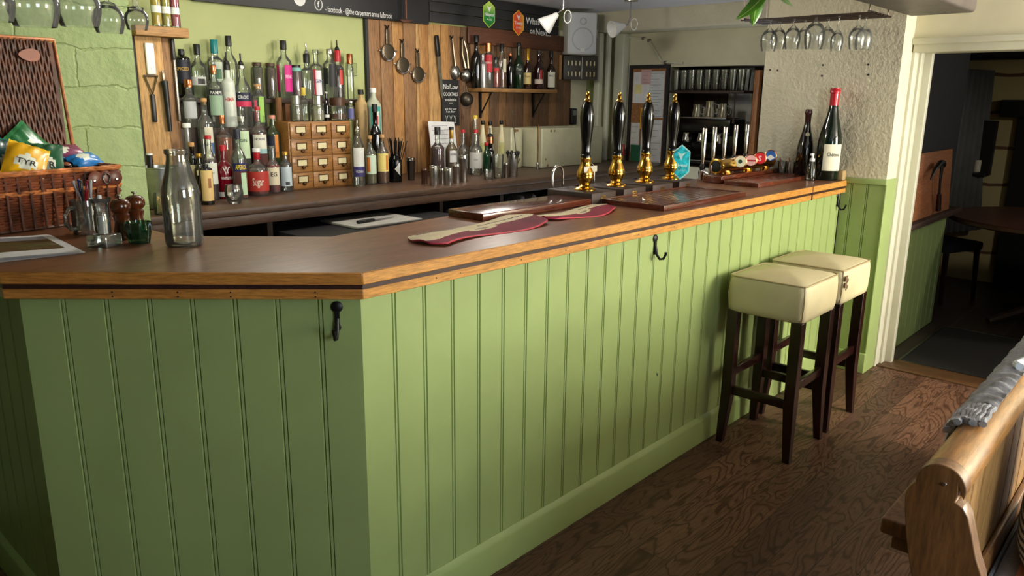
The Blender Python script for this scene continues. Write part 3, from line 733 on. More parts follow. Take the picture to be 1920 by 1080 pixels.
for (px, py, c, r) in ((1388, 303, (224, 220, 186), .036), (1408, 301, (232, 184, 178), .034), (1425, 297, (204, 40, 46), .036), (1445, 292, (44, 92, 160), .034)):
    q = at(px, py, y=.40); d = (CV-q).normalized(); o0 = q - Vector(t.location)
    Mb = frame(o0, Vector((0, 0, 1)).cross(d), (0, 0, 1), d)
    bd = MB().lathe([(0, -.03), (r*.7, -.03), (r, -.012), (r, 0), (r*.9, .003), (0, .004)], 28, M=Mb).build('badge', COPPER, t)
    MB().lathe([(0, .0045), (r*.86, .0045), (r*.84, .0055), (0, .006)], 28, M=Mb).build('badge_face', mat('badge_%d' % px, c, .3, var=.1, coat=.4), bd)
    m = MB()
    if px == 1388: m.lathe([(0, .0062), (r*.3, .0062), (r*.28, .007), (0, .0072)], 14, M=Mb)
    elif px == 1408: m.box((-r*.8, -.005, .006), (r*.8, .004, .0068), 0, Mb)
    elif px == 1425: flat_text(m, 'S', .03, Mb @ Matrix.Translation((0, -.015, .0066)), bold=.02)
    else: m.prism([(-r*.7, -.01), (0, -.028), (r*.7, -.01), (.0, .006)], .006, .0068, 0, Mb)
    m.build('badge_mark', mat('badge_mark_%d' % px, {1388: (30, 60, 40), 1408: (170, 40, 44), 1425: (240, 190, 190), 1445: (220, 220, 214)}[px], .4), bd)
    m = MB(); a = Vector(o0) - d*.03; m.tube([a, Vector((a.x, .0, .095))], .012, 8); m.build('badge_arm', BRASS, bd)
for px, pyt, pyb in ((1322, 240, 308), (1341, 238, 302), (1361, 238, 297), (1381, 234, 292), (1402, 233, 288)):
    a = at(px, pyt, y=.53); b = at(px+2, pyb, y=.53); o0 = Vector((a.x-t.location.x, a.y-t.location.y, 0)); za, zb = a.z-ZT, b.z-ZT
    tp = MB().lathe([(0, zb), (.008, zb), (.011, zb+.05), (.013, za-.004), (.011, za), (0, za)], 18, c=o0).build('tap_handle', CHROME, t)
    MB().lathe([(0, zb-.03), (.012, zb-.03), (.015, zb-.02), (.016, zb-.008), (.011, zb+.004), (0, zb+.004)], 16, c=o0).build('tap_collar', BLACKPL, tp)
    m = MB(); m.tube([(o0.x, o0.y, zb-.028), (o0.x, o0.y-.05, zb-.05), (o0.x, .03, .09)], .012, 10); m.lathe([(0, 0), (.010, 0), (.013, .03), (.016, .05), (0, .055)], 14, c=(o0.x, o0.y+.006, zb-.085)); m.build('tap_body', CHROME, tp)
# shot glasses upturned, wine bottles, soap, cork box at the far end
for k, (x, y, lb) in enumerate(((3.30, .305, 'small clear shot glass at the end of the far drip tray'), (3.312, .364, 'small clear shot glass beside the brass font near the wall'))):
    t = thing('shot_glass', lb, 'glass', (x, y, ZT), 0, 'small glasses near the font')
    MB().lathe([(0, .004), (.018, 0), (.021, .002), (.026, .085), (.0245, .086), (.019, .012), (0, .012)], 20).build('glass_body', CLEAR, t, smooth=60)
    m = MB(); m.tube([(.005, .0, .014), (-.02, .01, .11)], .003, 6); m.build('straw', mat('amber_straw', (170, 96, 60), .4), t)
def wine(label, px, pyt, y, R, capc, caph, body, lab=None, neck=.016, x=3.28):
    p = at(px, pyt, x=x); p.y = y if y else p.y; H = p.z-ZT
    t = thing('wine_bottle', label, 'bottle', (x, p.y, ZT), 0, 'big dark wine bottles')
    MB().lathe([(0, .006), (R*.9, 0), (R, .01), (R, H*.36), (R*.985, H*.42), (R*.9, H*.5), (R*.72, H*.60), (R*.52, H*.69), (neck*1.15, H*.78), (neck, H*.85), (neck, H*.96), (0, H*.96)], 36).build('glass_body', body, t)
    MB().lathe([(neck*1.08, H-caph), (neck*1.1, H-.03), (neck*1.3, H-.026), (neck*1.3, H-.012), (neck*1.15, H-.008), (neck*1.15, H), (0, H+.001)], 24).build('capsule', capc, t)
    return t, H
DARKG = mat('dark_green_bottle', (10, 24, 16), .08, var=.1, coat=.5); DARKB = mat('near_black_bottle', (10, 8, 8), .09, var=.1, coat=.5)
t, H = wine('very large dark green wine bottle with a red wax top and white label', 1567, 165, None, .064, mat('red_wax', (178, 22, 38), .3, coat=.3), .105, DARKG, neck=.022, x=3.285)
bx = t.location
m = MB(); a0 = math.atan2(CV.y-bx.y, CV.x-bx.x)+.42
lb = [( .0647*math.cos(a0+(i/14-.5)*1.7), .0647*math.sin(a0+(i/14-.5)*1.7), z) for z in (.055, .20) for i in range(15)]
m.add(lb, [(i, i+1, 16+i, 15+i) for i in range(14)]); l_ = m.build('label', mat('label_cream', (226, 222, 196), .6), t)
m = MB(); bent_text(m, 'Château', .02, .0651, a0, .135, width=.07); m.build('label_lettering', BLACKP, l_)
t2, H2 = wine('dark brown wine bottle standing behind the very large one', 1517, 205, None, .046, mat('brown_capsule', (58, 22, 22), .35), .09, DARKB, neck=.0155, x=3.285)
MB().lathe([(0, 0), (.012, 0), (.011, .002), (0, .0025)], 16, M=frame((.046*math.cos(a0-.2)*.62, .046*math.sin(a0-.2)*.62, H2*.64), Vector((0, 0, 1)).cross(Vector((math.cos(a0-.2), math.sin(a0-.2), 0))), (0, 0, 1))).build('neck_seal', mat('seal', (196, 190, 150), .5), t2)
p = at(1521, 331, z=ZT); t = thing('soap_dispenser', 'clear plastic pump dispenser in front of the dark wine bottles', 'dispenser', (3.17, p.y-.09, ZT))
MB().lathe([(0, .003), (.026, 0), (.030, .004), (.031, .02), (.027, .06), (.020, .09), (.014, .102), (.012, .106), (0, .106)], 24).build('body', glass('soft_plastic', (220, 226, 216), (110, 116, 106)), t)
MB().lathe([(0, .106), (.014, .106), (.014, .122), (.006, .124), (.006, .14), (0, .14)], 18).build('collar', WHITE, t)
m = MB(); m.rbox((-.024, -.006, .138), (.010, .006, .150), .003); m.build('pump_head', WHITE, t)
m = MB(); m.tube([(0, 0, .104), (.004, 0, .05), (.014, 0, .012)], .0025, 6); m.build('dip_tube', WHITE, t)
o = tag(MB().rbox((0, 0, 0), (.05, .055, .055), .006).build('wooden_block', wood('cork_block', (196, 168, 116), (176, 146, 96), 1, 9, .7), None, (3.305, .008, ZT)), 'small pale wooden block on the worktop end against the wall', 'block')
# ------------------------------------------------------------------ back bar: riser, drawers and the bottles
ZB = 1.0
rs = thing('bottle_riser', 'dark stepped wooden riser under the spirit bottles', 'riser', (0, 0, ZB))
T1, T2, T3 = .14, .355, .51
m = MB(); m.rbox((.70, 2.42, 0), (1.265, 2.51, T1), .003); m.build('low_step', DKWOOD, rs)
m = MB(); m.rbox((.72, 2.512, 0), (1.265, 2.60, T2), .003); m.build('middle_step', DKWOOD, rs)
m = MB(); m.rbox((.74, 2.602, T3-.025), (1.99, YB-.002, T3), .003); m.build('top_shelf', DKWOOD, rs)
m = MB(); m.box((.74, 2.63, 0), (1.265, YB-.003, T3-.026)); m.build('shelf_box', DKWOOD, rs)
for x in (1.42, 1.945): MB().box((x, 2.61, 0), (x+.04, 2.66, T3-.026)).build('post', wood('post_wood', (150, 96, 50), (110, 66, 34), 2, 7), rs)
# card index drawers
DW = wood('oak_drawers', (176, 124, 62), (148, 98, 44), 0, 6, .45, .08, .1, 8)
cb = thing('drawer_cabinet', 'small wooden card index cabinet of twelve drawers on the back counter', 'drawer cabinet', (1.49, 2.36, ZB))
w, hh, dd = .212, .385, .20
m = MB(); m.rbox((-w, .004, 0), (w, dd, hh), .003); m.build('carcass', DW, cb)
LBL = mat('drawer_card', (216, 204, 160), .7)
for r in range(4):
    for c in range(3):
        x0 = -w+.008+c*(2*w-.012)/3; x1 = x0+(2*w-.012)/3-.004; z0 = .008+r*(hh-.012)/4; z1 = z0+(hh-.012)/4-.004
        d = MB().rbox((x0, -.006, z0), (x1, .006, z1), .003).build('drawer', DW, cb)
        xc, zc = (x0+x1)/2, (z0+z1)/2+.008
        m = MB()
        for a, b in (((xc-.034, -.0085, zc-.020), (xc+.034, -.006, zc-.015)), ((xc-.034, -.0085, zc+.017), (xc+.034, -.006, zc+.022)), ((xc-.034, -.0085, zc-.02), (xc-.029, -.006, zc+.022)), ((xc+.029, -.0085, zc-.02), (xc+.034, -.006, zc+.022))): m.box(a, b)
        m.lathe([(0, 0), (.009, 0), (.011, .008), (.008, .014), (0, .015)], 14, M=frame((xc+.004, -.006, zc-.024), (1, 0, 0), (0, 0, 1), (0, -1, 0))); m.build('card_holder', mat('bronze', (74, 50, 24), .4, .6), d)
        MB().box((xc-.029, -.0072, zc-.015), (xc+.029, -.006, zc+.017)).build('card', LBL, d)
GL = glass('bottle_glass', (246, 250, 244), (164, 180, 162), .05, haze=.045)
PLACED = []
def LIQ(c): return glass('liquid_%d_%d_%d' % c, tuple(min(255, v*.7+70) for v in c), c, .03, haze=.45, hazec=c)  # diffuse share stands in for window light refracted through the liquid
CAPS = {'black': BLACKPL, 'gold': mat('cap_gold', (190, 146, 60), .3, .8), 'silver': STEEL, 'white': WHITE, 'cork': mat('cork', (196, 150, 96), .8, var=.12, vs=60), 'red': mat('cap_red', (176, 22, 36), .4), 'teal': mat('cap_teal', (18, 120, 124), .35), 'copper': COPPER, 'navy': mat('cap_navy', (24, 26, 44), .4), 'wood': wood('cap_wood', (96, 60, 36), (70, 42, 26), 0, 8), 'glass': CLEAR, 'yellow': mat('cap_yellow', (214, 186, 70), .4), 'pink': mat('cap_pink', (206, 140, 120), .4)}
def label_strip(m, R, a, span, z0, z1, mi=0, n=14, poly=None):
    b = len(m.v)
    vs = [(R*math.cos(a+(i/n-.5)*span), R*math.sin(a+(i/n-.5)*span), z) for z in (z0, z1) for i in range(n+1)]
    m.add(vs, [(i, i+1, n+2+i, n+1+i) for i in range(n)], mi)
def settle(px, pyt, Y, R, z0, z1, ylim):
    for k in range(0, 40):
        dy = (.006*((k+1)//2))*(1 if k % 2 else -1)
        y = Y+dy
        if not (ylim[0]+R <= y <= ylim[1]-R) and k: continue
        x = at(px, pyt, y=y).x
        if all((x-a)**2+(y-b)**2 > (R+r+.001)**2 or z1 < c-.002 or z0 > d+.002 for a, b, r, c, d in PLACED): return x, y
    for k in range(1, 60):   # give way sideways when the depth is full
        for sgn in (1, -1):
            x = at(px, pyt, y=Y).x+sgn*.003*k
            if all((x-a)**2+(Y-b)**2 > (R+r+.001)**2 or z1 < c-.002 or z0 > d+.002 for a, b, r, c, d in PLACED): return x, Y
    return at(px, pyt, y=Y).x, Y
def bottle(label, px, pyt, tier, R, kind=None, liq=None, lev=.6, cap=('black', .03), labels=(), nr=.0135, sh=(.56, .74), Y=None, pour=None, grp=None, z0=None, H=None, name='bottle', cat='bottle', foil=None, ylim=None, seg=24):
    """tier: counter (0), riser steps (1, 2, 3); pyt: the photo row of its top; labels: (z0, z1, colour, span, turn, text, text colour)"""
    Yd, zt, yl = {0: (2.33, 0, (2.05, 2.415)), 1: (2.465, T1, (2.42, 2.51)), 2: (2.556, T2, (2.512, 2.60)), 3: (2.672, T3, (2.602, YB-.003)), 4: (2.672, T3, (2.602, YB-.003))}[tier]
    Y = Y or Yd; z0 = ZB+zt if z0 is None else z0; yl = ylim or yl
    Ht = H or (at(px, pyt, y=Y).z-z0)
    z0 += .0008; x, y = settle(px, pyt, Y, R, z0, z0+Ht, yl)
    if not H: Ht = at(px, pyt, y=y).z-z0
    PLACED.append((x, y, R, z0, z0+Ht))
    t = thing(name, label, cat, (x, y, z0), 0, grp)
    Hb = Ht - (0 if not pour else .062)
    s0, s1 = sh; pr = [(0, .008), (R*.8, .001), (R*.96, 0), (R, .006), (R, Hb*s0)]
    for k in range(1, 9):
        f = k/9; e = .5-.5*math.cos(PI*f); pr.append((R+(nr-R)*e, Hb*(s0+(s1-s0)*f)))
    pr += [(nr, Hb*s1), (nr*.98, Hb-cap[1]*.6), (nr*1.12, Hb-cap[1]*.55), (nr*1.12, Hb-.002), (nr*.8, Hb-.001)]
    mt = GL if kind is None else kind
    MB().lathe(pr, seg).build('glass_body', mt, t, smooth=50)
    if liq and kind is None:
        k = .93; pl = [(0, .010)]
        zl = lev*Hb; pts = [(r*k if r > nr*1.3 else r*.8, max(z, .010)) for r, z in pr[1:] if z < zl]; rl = pts[-1][0]
        MB().lathe(pl+pts+[(rl, zl), (0, zl)], seg).build('liquid', LIQ(liq), t, smooth=50)
    ck, ch = cap
    if ck == 'cork': MB().lathe([(0, Hb-ch), (nr*.8, Hb-ch), (nr*.85, Hb-ch*.5), (nr*1.15, Hb-ch*.5), (nr*1.15, Hb), (0, Hb)], 16).build('cork', CAPS['cork'], t)
    elif ck: MB().lathe([(nr*1.18, Hb-ch), (nr*1.25, Hb-ch+.001), (nr*1.25, Hb-.002), (nr*1.15, Hb), (0, Hb+.0005)], 18).build('cap', CAPS[ck], t)
    if foil: MB().lathe([(nr*1.06, Hb-ch-foil[1]), (nr*1.08, Hb-ch-foil[1]+.001), (nr*1.08, Hb-ch), (nr*1.0, Hb-ch)], 18).build('neck_foil', CAPS[foil[0]], t)
    if pour:
        m = MB(); m.lathe([(0, Hb-.004), (nr*1.05, Hb-.004), (nr*1.15, Hb+.004), (nr*.95, Hb+.008), (nr*.95, Hb+.012), (nr*.8, Hb+.018), (.006, Hb+.022), (.005, Hb+.024), (.0045, Ht), (0, Ht)], 14); m.build('pourer', BLACKPL if pour == 'black' else CHROME, t)
    a = math.atan2(CV.y-y, CV.x-x)
    for L in labels:
        la, lb_, col, span, turn = L[:5]
        m = MB(); label_strip(m, R+.0009, a+turn, span, la*Hb, lb_*Hb); o = m.build('label', mat('label_%d_%d_%d' % col, col, .55, var=.03), t)
        if len(L) > 5:
            m = MB(); bent_text(m, L[5], (L[7] if len(L) > 7 else .014), R+.0015, a+turn, (la+(lb_-la)*(L[8] if len(L) > 8 else .4))*Hb, width=(L[9] if len(L) > 9 else None)); m.build('lettering', mat('ink_%d_%d_%d' % L[6], L[6], .6), o)
    return t
WH, CRM, NV, BK = (222, 224, 216), (226, 214, 172), (28, 32, 56), (22, 22, 24)
GR = 'spirit bottles on the back bar'
R_ = (150, 20, 34)
# top shelf, left to right
bottle('dark navy rum bottle with a gold label at the left end of the top shelf', 339, 92, 3, .042, DARKB, cap=('black', .03), labels=[(.30, .78, (24, 26, 40), 2.2, 0, 'SPICED', (206, 160, 70), .016, .55)], sh=(.8, .9), grp=GR)
bottle('broad clear bottle with a black cap and black and white crest label', 368, 83, 3, .047, cap=('black', .055), labels=[(.24, .40, WH, 1.7, 0), (.255, .36, BK, .8, .25)], nr=.014, sh=(.55, .75), grp=GR)
bottle('clear bottle with a tall teal cap and green leaf label', 400, 74, 3, .041, cap=('teal', .075), labels=[(.28, .62, (214, 226, 206), 1.9, .1), (.33, .50, (66, 120, 84), .9, .3)], nr=.0165, sh=(.64, .74), grp=GR)
bottle('tall plain clear bottle with a black cap rising above the shelf', 427, 67, 3, .041, cap=('black', .056), nr=.014, sh=(.56, .76), grp=GR)
bottle('clear jar shaped bottle with a brown lid and dark botanicals nearest the black pourer', 481, 117, 3, .030, cap=('wood', .02), liq=(120, 116, 96), lev=.85, nr=.0215, sh=(.84, .90), grp=GR)
bottle('clear jar shaped bottle with a brown lid and pinkish botanicals', 506, 118, 3, .030, cap=('wood', .02), liq=(128, 104, 94), lev=.85, nr=.0215, sh=(.84, .90), grp=GR)
bottle('tall clear gin bottle with a black cap and bright pink label', 530, 76, 3, .044, cap=('black', .052), labels=[(.12, .58, (206, 30, 130), 1.2, .62, 'PINK', (240, 200, 224), .02, .5, .045), (.12, .58, (206, 30, 110), .7, -1.1)], nr=.0155, sh=(.62, .78), grp=GR)
bottle('grey purple bottle with a dark lid and teal neck label', 554, 122, 3, .032, cap=('black', .018), liq=(150, 112, 128), lev=.8, labels=[(.82, .92, (130, 186, 176), 2.4, 0)], nr=.023, sh=(.80, .86), Y=2.64, grp=GR)
bottle('clear bottle with a black pourer and thin steel spout', 567, 81, 3, .040, cap=('black', .05), pour='steel', nr=.0155, sh=(.62, .72), grp=GR)
bottle('clear bottle with a glass stopper and red and white label', 591, 93, 3, .039, cap=('glass', .03), labels=[(.08, .58, (228, 224, 230), 1.0, .35, 'GIN', (70, 70, 110), .02, .5), (.08, .60, (198, 44, 60), .8, -.5)], nr=.0145, sh=(.64, .76), grp=GR)
bottle('round shouldered clear bottle with a silver cap and black disc label', 617, 92, 3, .043, cap=('silver', .03), labels=[(.25, .70, BK, 1.2, .5), (.30, .62, BK, .8, -.7)], nr=.0165, sh=(.68, .82), grp=GR)
bottle('bottle with an orange red neck and tall black pourer', 631, 75, 3, .036, kind=None, liq=(60, 30, 26), lev=.7, cap=('red', .07), pour='black', labels=[(.3, .6, (196, 60, 50), .6, .6)], nr=.015, sh=(.62, .76), Y=2.645, grp=GR)
bottle('slim clear bottle with a copper cap beside the light switch', 655, 101, 3, .022, cap=('copper', .062), nr=.0155, sh=(.62, .78), grp=GR)
# middle step
bottle('clear vodka bottle with a copper neck foil, steel spout and green label', 397, 100, 2, .040, cap=('copper', .045), pour='steel', labels=[(.52, .62, (40, 44, 44), 2.0, .2, 'PAMPE', WH, .016, .2), (.20, .52, (150, 178, 150), 2.0, .2)], nr=.0135, sh=(.64, .82), grp=GR)
bottle('frosted white bottle with red lettering and a black pourer', 420, 98, 2, .036, cap=('black', .03), pour='black', kind=mat('frosted_white', (206, 212, 200), .35, coat=.2), labels=[(.38, .56, (216, 220, 208), 1.6, .1, 'HIMA', (190, 40, 44), .02, .2, .05)], nr=.014, sh=(.70, .80), grp=GR)
bottle('clear vodka bottle with a black pourer and a navy, blue and red label', 449, 100, 2, .0455, cap=('silver', .02), pour='black', labels=[(.42, .56, (24, 28, 52), 2.2, 0, 'CÎROC', WH, .016, .3, .06), (.33, .42, (196, 40, 80), 2.2, 0)], nr=.0145, sh=(.58, .84), grp=GR)
bottle('broad clear bottle with a cork, pink script and green leaf label', 479, 157, 2, .043, H=None, cap=('cork', .03), labels=[(.12, .62, (210, 90, 110), .4, -.35, 'ROSE', WH, .012, .5), (.10, .70, (150, 196, 90), .7, .45)], nr=.0165, sh=(.68, .86), grp=GR, z0=ZB+T2)
bottle('small copper capped bottle with a pale silver label by the plank post', 352, 149, 2, .036, cap=('copper', .04), labels=[(.2, .55, (196, 198, 198), 2.0, 0)], nr=.017, sh=(.6, .72), grp=GR)
# low step
bottle('clear bottle with a cork stopper and a white oval label with a blue dot', 381, 184, 1, .041, cap=('cork', .035), labels=[(.16, .60, (220, 214, 190), 1.1, .4, 'NO 3', BK, .018, .4), (.22, .38, (52, 110, 170), .35, .75)], nr=.0145, sh=(.64, .80), grp=GR)
bottle('broad decanter of amber rum with a copper stopper', 415, 216, 1, .046, liq=(206, 92, 34), lev=.58, cap=('copper', .045), nr=.013, sh=(.60, .72), grp=GR)
bottle('clear bottle with a silver cap and pale green label behind the orange aperitif', 452, 218, 1, .038, cap=('silver', .028), labels=[(.18, .72, (196, 220, 180), 2.0, .1, 'GIN', (60, 84, 70), .016, .6)], nr=.0145, sh=(.74, .86), grp=GR)
bottle('red tinted bottle with a pointed white house shaped label', 482, 200, 1, .043, liq=(176, 60, 60), lev=.55, cap=('red', .02), labels=[(.30, .54, (224, 222, 206), 1.9, .1, 'HOUSE', (50, 56, 60), .013, .6, .06), (.22, .30, (150, 190, 190), 1.9, .1)], nr=.0125, sh=(.56, .76), grp=GR)
bottle('green glass bottle with a navy label and an orange figure', 507, 216, 1, .041, kind=mat('olive_bottle', (54, 66, 40), .1, coat=.5), cap=('pink', .02), labels=[(.26, .60, (30, 40, 54), 2.2, -.2), (.16, .62, (224, 138, 44), .5, .45)], nr=.013, sh=(.62, .80), grp=GR)
# front row on the counter
bottle('small clear bottle with a white cap next to the milk bottle neck', 349, 231, 0, .020, Y=2.40, cap=('white', .022), labels=[(.25, .55, (206, 214, 200), 2, 0)], nr=.0165, sh=(.66, .74), grp=GR)
bottle('slim dark bottle with an orange cork beside the steel bucket', 358, 267, 0, .022, Y=2.33, kind=DARKB, cap=('cork', .04), labels=[(.4, .62, CRM, 2, 0)], nr=.0125, sh=(.7, .8), grp=GR)
bottle('small dark bottle with a gold cap behind the bird label bottle', 372, 288, 0, .026, Y=2.28, kind=DARKB, cap=('gold', .02), labels=[(.55, .66, CRM, 1.2, 0)], nr=.011, sh=(.66, .8), grp=GR)
bottle('red wine bottle with a red capsule and plain white label', 389, 254, 0, .036, Y=2.29, liq=(96, 12, 30), lev=.62, cap=('red', .018), labels=[(.25, .58, (216, 220, 204), 1.8, .3, 'RED', (150, 150, 140), .008, .5)], nr=.013, sh=(.58, .80), grp=GR)
bottle('squat dark bottle with a cream bird label at the front edge', 384, 308, 0, .032, Y=2.14, kind=DARKB, cap=('black', .02), labels=[(.10, .86, (224, 190, 124), 2.0, .2), (.42, .66, (150, 96, 54), .5, .5)], nr=.012, sh=(.88, .95), grp=GR)
bottle('deep red gin bottle with white crest lettering', 417, 272, 0, .043, Y=2.29, kind=mat('deep_red_bottle', (112, 8, 24), .12, var=.1, coat=.5), cap=('red', .03), labels=[(.04, .13, (206, 206, 200), 2.2, 0), (.36, .42, (112, 8, 24), 1.2, .2, "WHITLEY'S", WH, .013, .1, .055), (.52, .6, (112, 8, 24), .6, .2, 'W', WH, .022, 0)], nr=.014, sh=(.56, .74), grp=GR)
bottle('orange aperitif bottle with a navy cap and yellow lettering', 443, 242, 0, .038, Y=2.24, liq=(216, 62, 30), lev=.42, cap=('navy', .05), labels=[(.40, .52, (24, 30, 84), 2.3, .3, 'APEROL', (240, 214, 60), .024, .25, .062), (.06, .38, (190, 220, 180), .8, .6)], nr=.0135, sh=(.56, .78), grp=GR)
bottle('squat coral red bottle with white wavy script', 480, 278, 0, .056, Y=2.31, liq=(206, 80, 60), lev=.46, cap=('white', .02), labels=[(.10, .52, (186, 58, 46), 2.7, 0, 'Sugar', (240, 220, 200), .04, .3, .06)], nr=.0165, sh=(.54, .72), foil=('red', .04), grp=GR)
bottle('pink gin bottle with a cream label lettered EG', 509, 273, 0, .035, Y=2.33, liq=(206, 66, 72), lev=.6, cap=('glass', .02), labels=[(.18, .55, (224, 214, 184), 2.1, .1, 'EG', BK, .022, .5, .035)], nr=.0165, sh=(.56, .72), grp=GR)
bottle('clear bottle with a gold cap and pale blue back label beside the drawers', 534, 284, 0, .033, Y=2.36, cap=('gold', .02), labels=[(.14, .62, (196, 212, 216), 2.1, .1), (.17, .25, (60, 64, 70), .7, .2)], nr=.0125, sh=(.66, .82), grp=GR)
# on top of the drawers
ZD = ZB+.385
def jar(label, px, pyt, R, lid, fill, name='jar', Y=2.45, grp='jars on top of the drawers', nr=None, lidr=None, fl=.6, lidh=.04):
    return bottle(label, px, pyt, 0, R, liq=fill, lev=fl, cap=(lid, lidh), nr=nr or R*.72, sh=(.6, .72), z0=ZD, Y=Y, ylim=(2.37, 2.545), grp=grp, name=name, cat='jar')
jar('glass jar with a tall steel cap at the left of the drawer top', 554, 179, .036, 'silver', (150, 140, 116), nr=.022, lidh=.062)
jar('clear jar with a green bulbous stopper on the drawer top', 568, 164, .033, 'yellow', None, nr=.011, Y=2.405, lidh=.045)
jar('glass jar of white sugar with a steel cap on the drawer top', 594, 179, .037, 'silver', (226, 214, 196), nr=.024, Y=2.41, lidh=.062, fl=.42)
jar('wide glass jar of brown spice with a grey and wooden lid on the drawer top', 632, 183, .052, 'wood', (156, 104, 76), nr=.036, Y=2.47, lidh=.05, fl=.3)
bottle('small black bottle with a white stripe on the drawer top', 611, 172, 0, .016, z0=ZD, Y=2.42, ylim=(2.37, 2.545), kind=DARKB, cap=('silver', .015), labels=[(.12, .22, WH, 2, 0)], nr=.009, sh=(.5, .8), grp='jars on top of the drawers')
bottle('small purple blue bottle at the right of the drawer top', 657, 190, 0, .021, z0=ZD, Y=2.44, ylim=(2.37, 2.545), liq=(96, 90, 160), lev=.6, cap=('silver', .014), labels=[(.1, .62, (96, 98, 150), 1.8, 0)], nr=.012, sh=(.68, .8), grp='jars on top of the drawers')
t = thing('wooden_tube', 'upright wooden tube box beside the jars on the drawer top', 'tube', (at(534, 184, y=2.5).x, 2.5, ZB+T2+.0)); hz = at(534, 183, y=2.56).z-ZB-T2
t.location = (1.36, 2.582, ZB+.0008)
MB().lathe([(0, 0), (.019, 0), (.019, T2+hz), (.015, T2+hz), (.015, .01), (0, .01)], 20).build('tube_body', wood('tube_wood', (176, 126, 76), (150, 98, 54), 2, 7), t)
# right of the drawers
bottle('stoneware bottle in beige clay with a black cap', 676, 168, 0, .038, Y=2.55, ylim=(2.4, 2.59), kind=mat('stoneware', (176, 148, 98), .6, var=.1), cap=('black', .03), nr=.015, sh=(.84, .92), grp=GR, z0=ZB+.002, H=.0 or None)
bottle('frosted clear bottle with a white cap and round teal and red label', 699, 165, 0, .052, Y=2.60, ylim=(2.4, 2.72), kind=mat('frosted_clear', (176, 182, 160), .3, coat=.2), cap=('white', .03), labels=[(.50, .80, (38, 150, 140), 1.3, .3), (.55, .75, (222, 226, 216), .9, .3), (.60, .70, (190, 40, 60), .4, .4)], nr=.0165, sh=(.80, .92), grp=GR)
bottle('black bottle with a black capsule in front of the frosted one', 702, 195, 0, .040, Y=2.44, ylim=(2.38, 2.6), kind=DARKB, cap=('black', .05), nr=.0145, sh=(.60, .76), grp=GR)
bottle('clear vodka bottle with a conical neck, steel spout and purple banded label', 669, 225, 0, .037, Y=2.30, cap=(None, .0), pour='steel', labels=[(.36, .70, WH, 2.0, .2), (.18, .36, (56, 48, 110), 2.0, .2, 'VODKA', WH, .014, .4, .05)], nr=.012, sh=(.68, .98), grp=GR)
bottle('corked bottle with a pale green label and orange sun', 693, 254, 0, .036, Y=2.34, cap=('cork', .04), liq=(196, 190, 140), lev=.62, labels=[(.22, .60, (200, 220, 196), 2.2, .2), (.26, .56, (206, 116, 30), .6, -.35)], nr=.0125, sh=(.62, .80), grp=GR)
bottle('corked bottle with a cream label and half an orange sun', 716, 252, 0, .036, Y=2.33, cap=('cork', .04), liq=(176, 104, 40), lev=.55, labels=[(.25, .62, (228, 208, 120), 2.2, .2), (.28, .58, (196, 110, 30), .45, .8)], nr=.0125, sh=(.62, .80), grp=GR)
STG = 'bottles at the right of the back counter'
bottle('port bottle with a dark capsule at the left of the menu sheet', 820, 238, 0, .046, Y=2.42, liq=(96, 14, 22), lev=.6, cap=('black', .05), nr=.0165, sh=(.56, .72), ylim=(2.2, 2.7), grp=STG)
bottle('brown wine bottle with a gold neck and white label in front of the menu sheet', 846, 238, 0, .042, Y=2.42, liq=(130, 96, 20), lev=.68, cap=('black', .02), foil=('gold', .06), labels=[(.28, .52, (206, 206, 206), 1.3, .4, 'KING', BK, .014, .6)], nr=.014, sh=(.52, .72), ylim=(2.2, 2.7), grp=STG)
bottle('empty clear bottle with a small red cap', 868, 243, 0, .036, Y=2.45, cap=('red', .022), labels=[(.12, .45, (206, 208, 196), .6, .9)], nr=.014, sh=(.56, .70), ylim=(2.2, 2.7), grp=STG)
bottle('clear gin bottle with a red cap and wide white label', 892, 243, 0, .046, Y=2.36, cap=('red', .024), labels=[(.14, .50, (196, 196, 190), 2.4, 0, 'GIN', (120, 116, 120), .012, .5)], nr=.0125, sh=(.54, .74), ylim=(2.2, 2.7), grp=STG)
bottle('tall clear bottle with a yellow cap behind the gin', 891, 216, 0, .030, Y=2.58, cap=('yellow', .026), nr=.0145, sh=(.6, .78), ylim=(2.2, 2.73), grp=STG)
CREAMB = mat('cream_plastic', (220, 210, 172), .5)
for px, lb, Y in ((905, 'cream syrup bottle with a black cap nearest the gin bottle', 2.60), (919, 'slim cream syrup bottle with a black cap between two others', 2.66), (940, 'cream syrup bottle with a black cap nearest the ceramic trough', 2.60)):
    bottle(lb, px, 226 if px != 919 else 228, 0, .030 if px != 919 else .026, Y=Y, kind=CREAMB, cap=('black', .03), labels=[(.3, .55, (196, 196, 130), 1.4, .2)], nr=.012, sh=(.5, .92), ylim=(2.3, 2.73), grp='cream syrup bottles')
bottle('dark bottle with a copper neck and black pourer', 919, 240, 0, .034, Y=2.47, kind=DARKB, cap=('copper', .05), pour='black', nr=.021, sh=(.56, .64), ylim=(2.2, 2.7), grp=STG)
bottle('small green bottle with a red cap', 912, 267, 0, .026, Y=2.40, kind=mat('mid_green_bottle', (20, 60, 34), .12, coat=.4), cap=('red', .025), nr=.012, sh=(.56, .8), ylim=(2.2, 2.7), grp=STG)
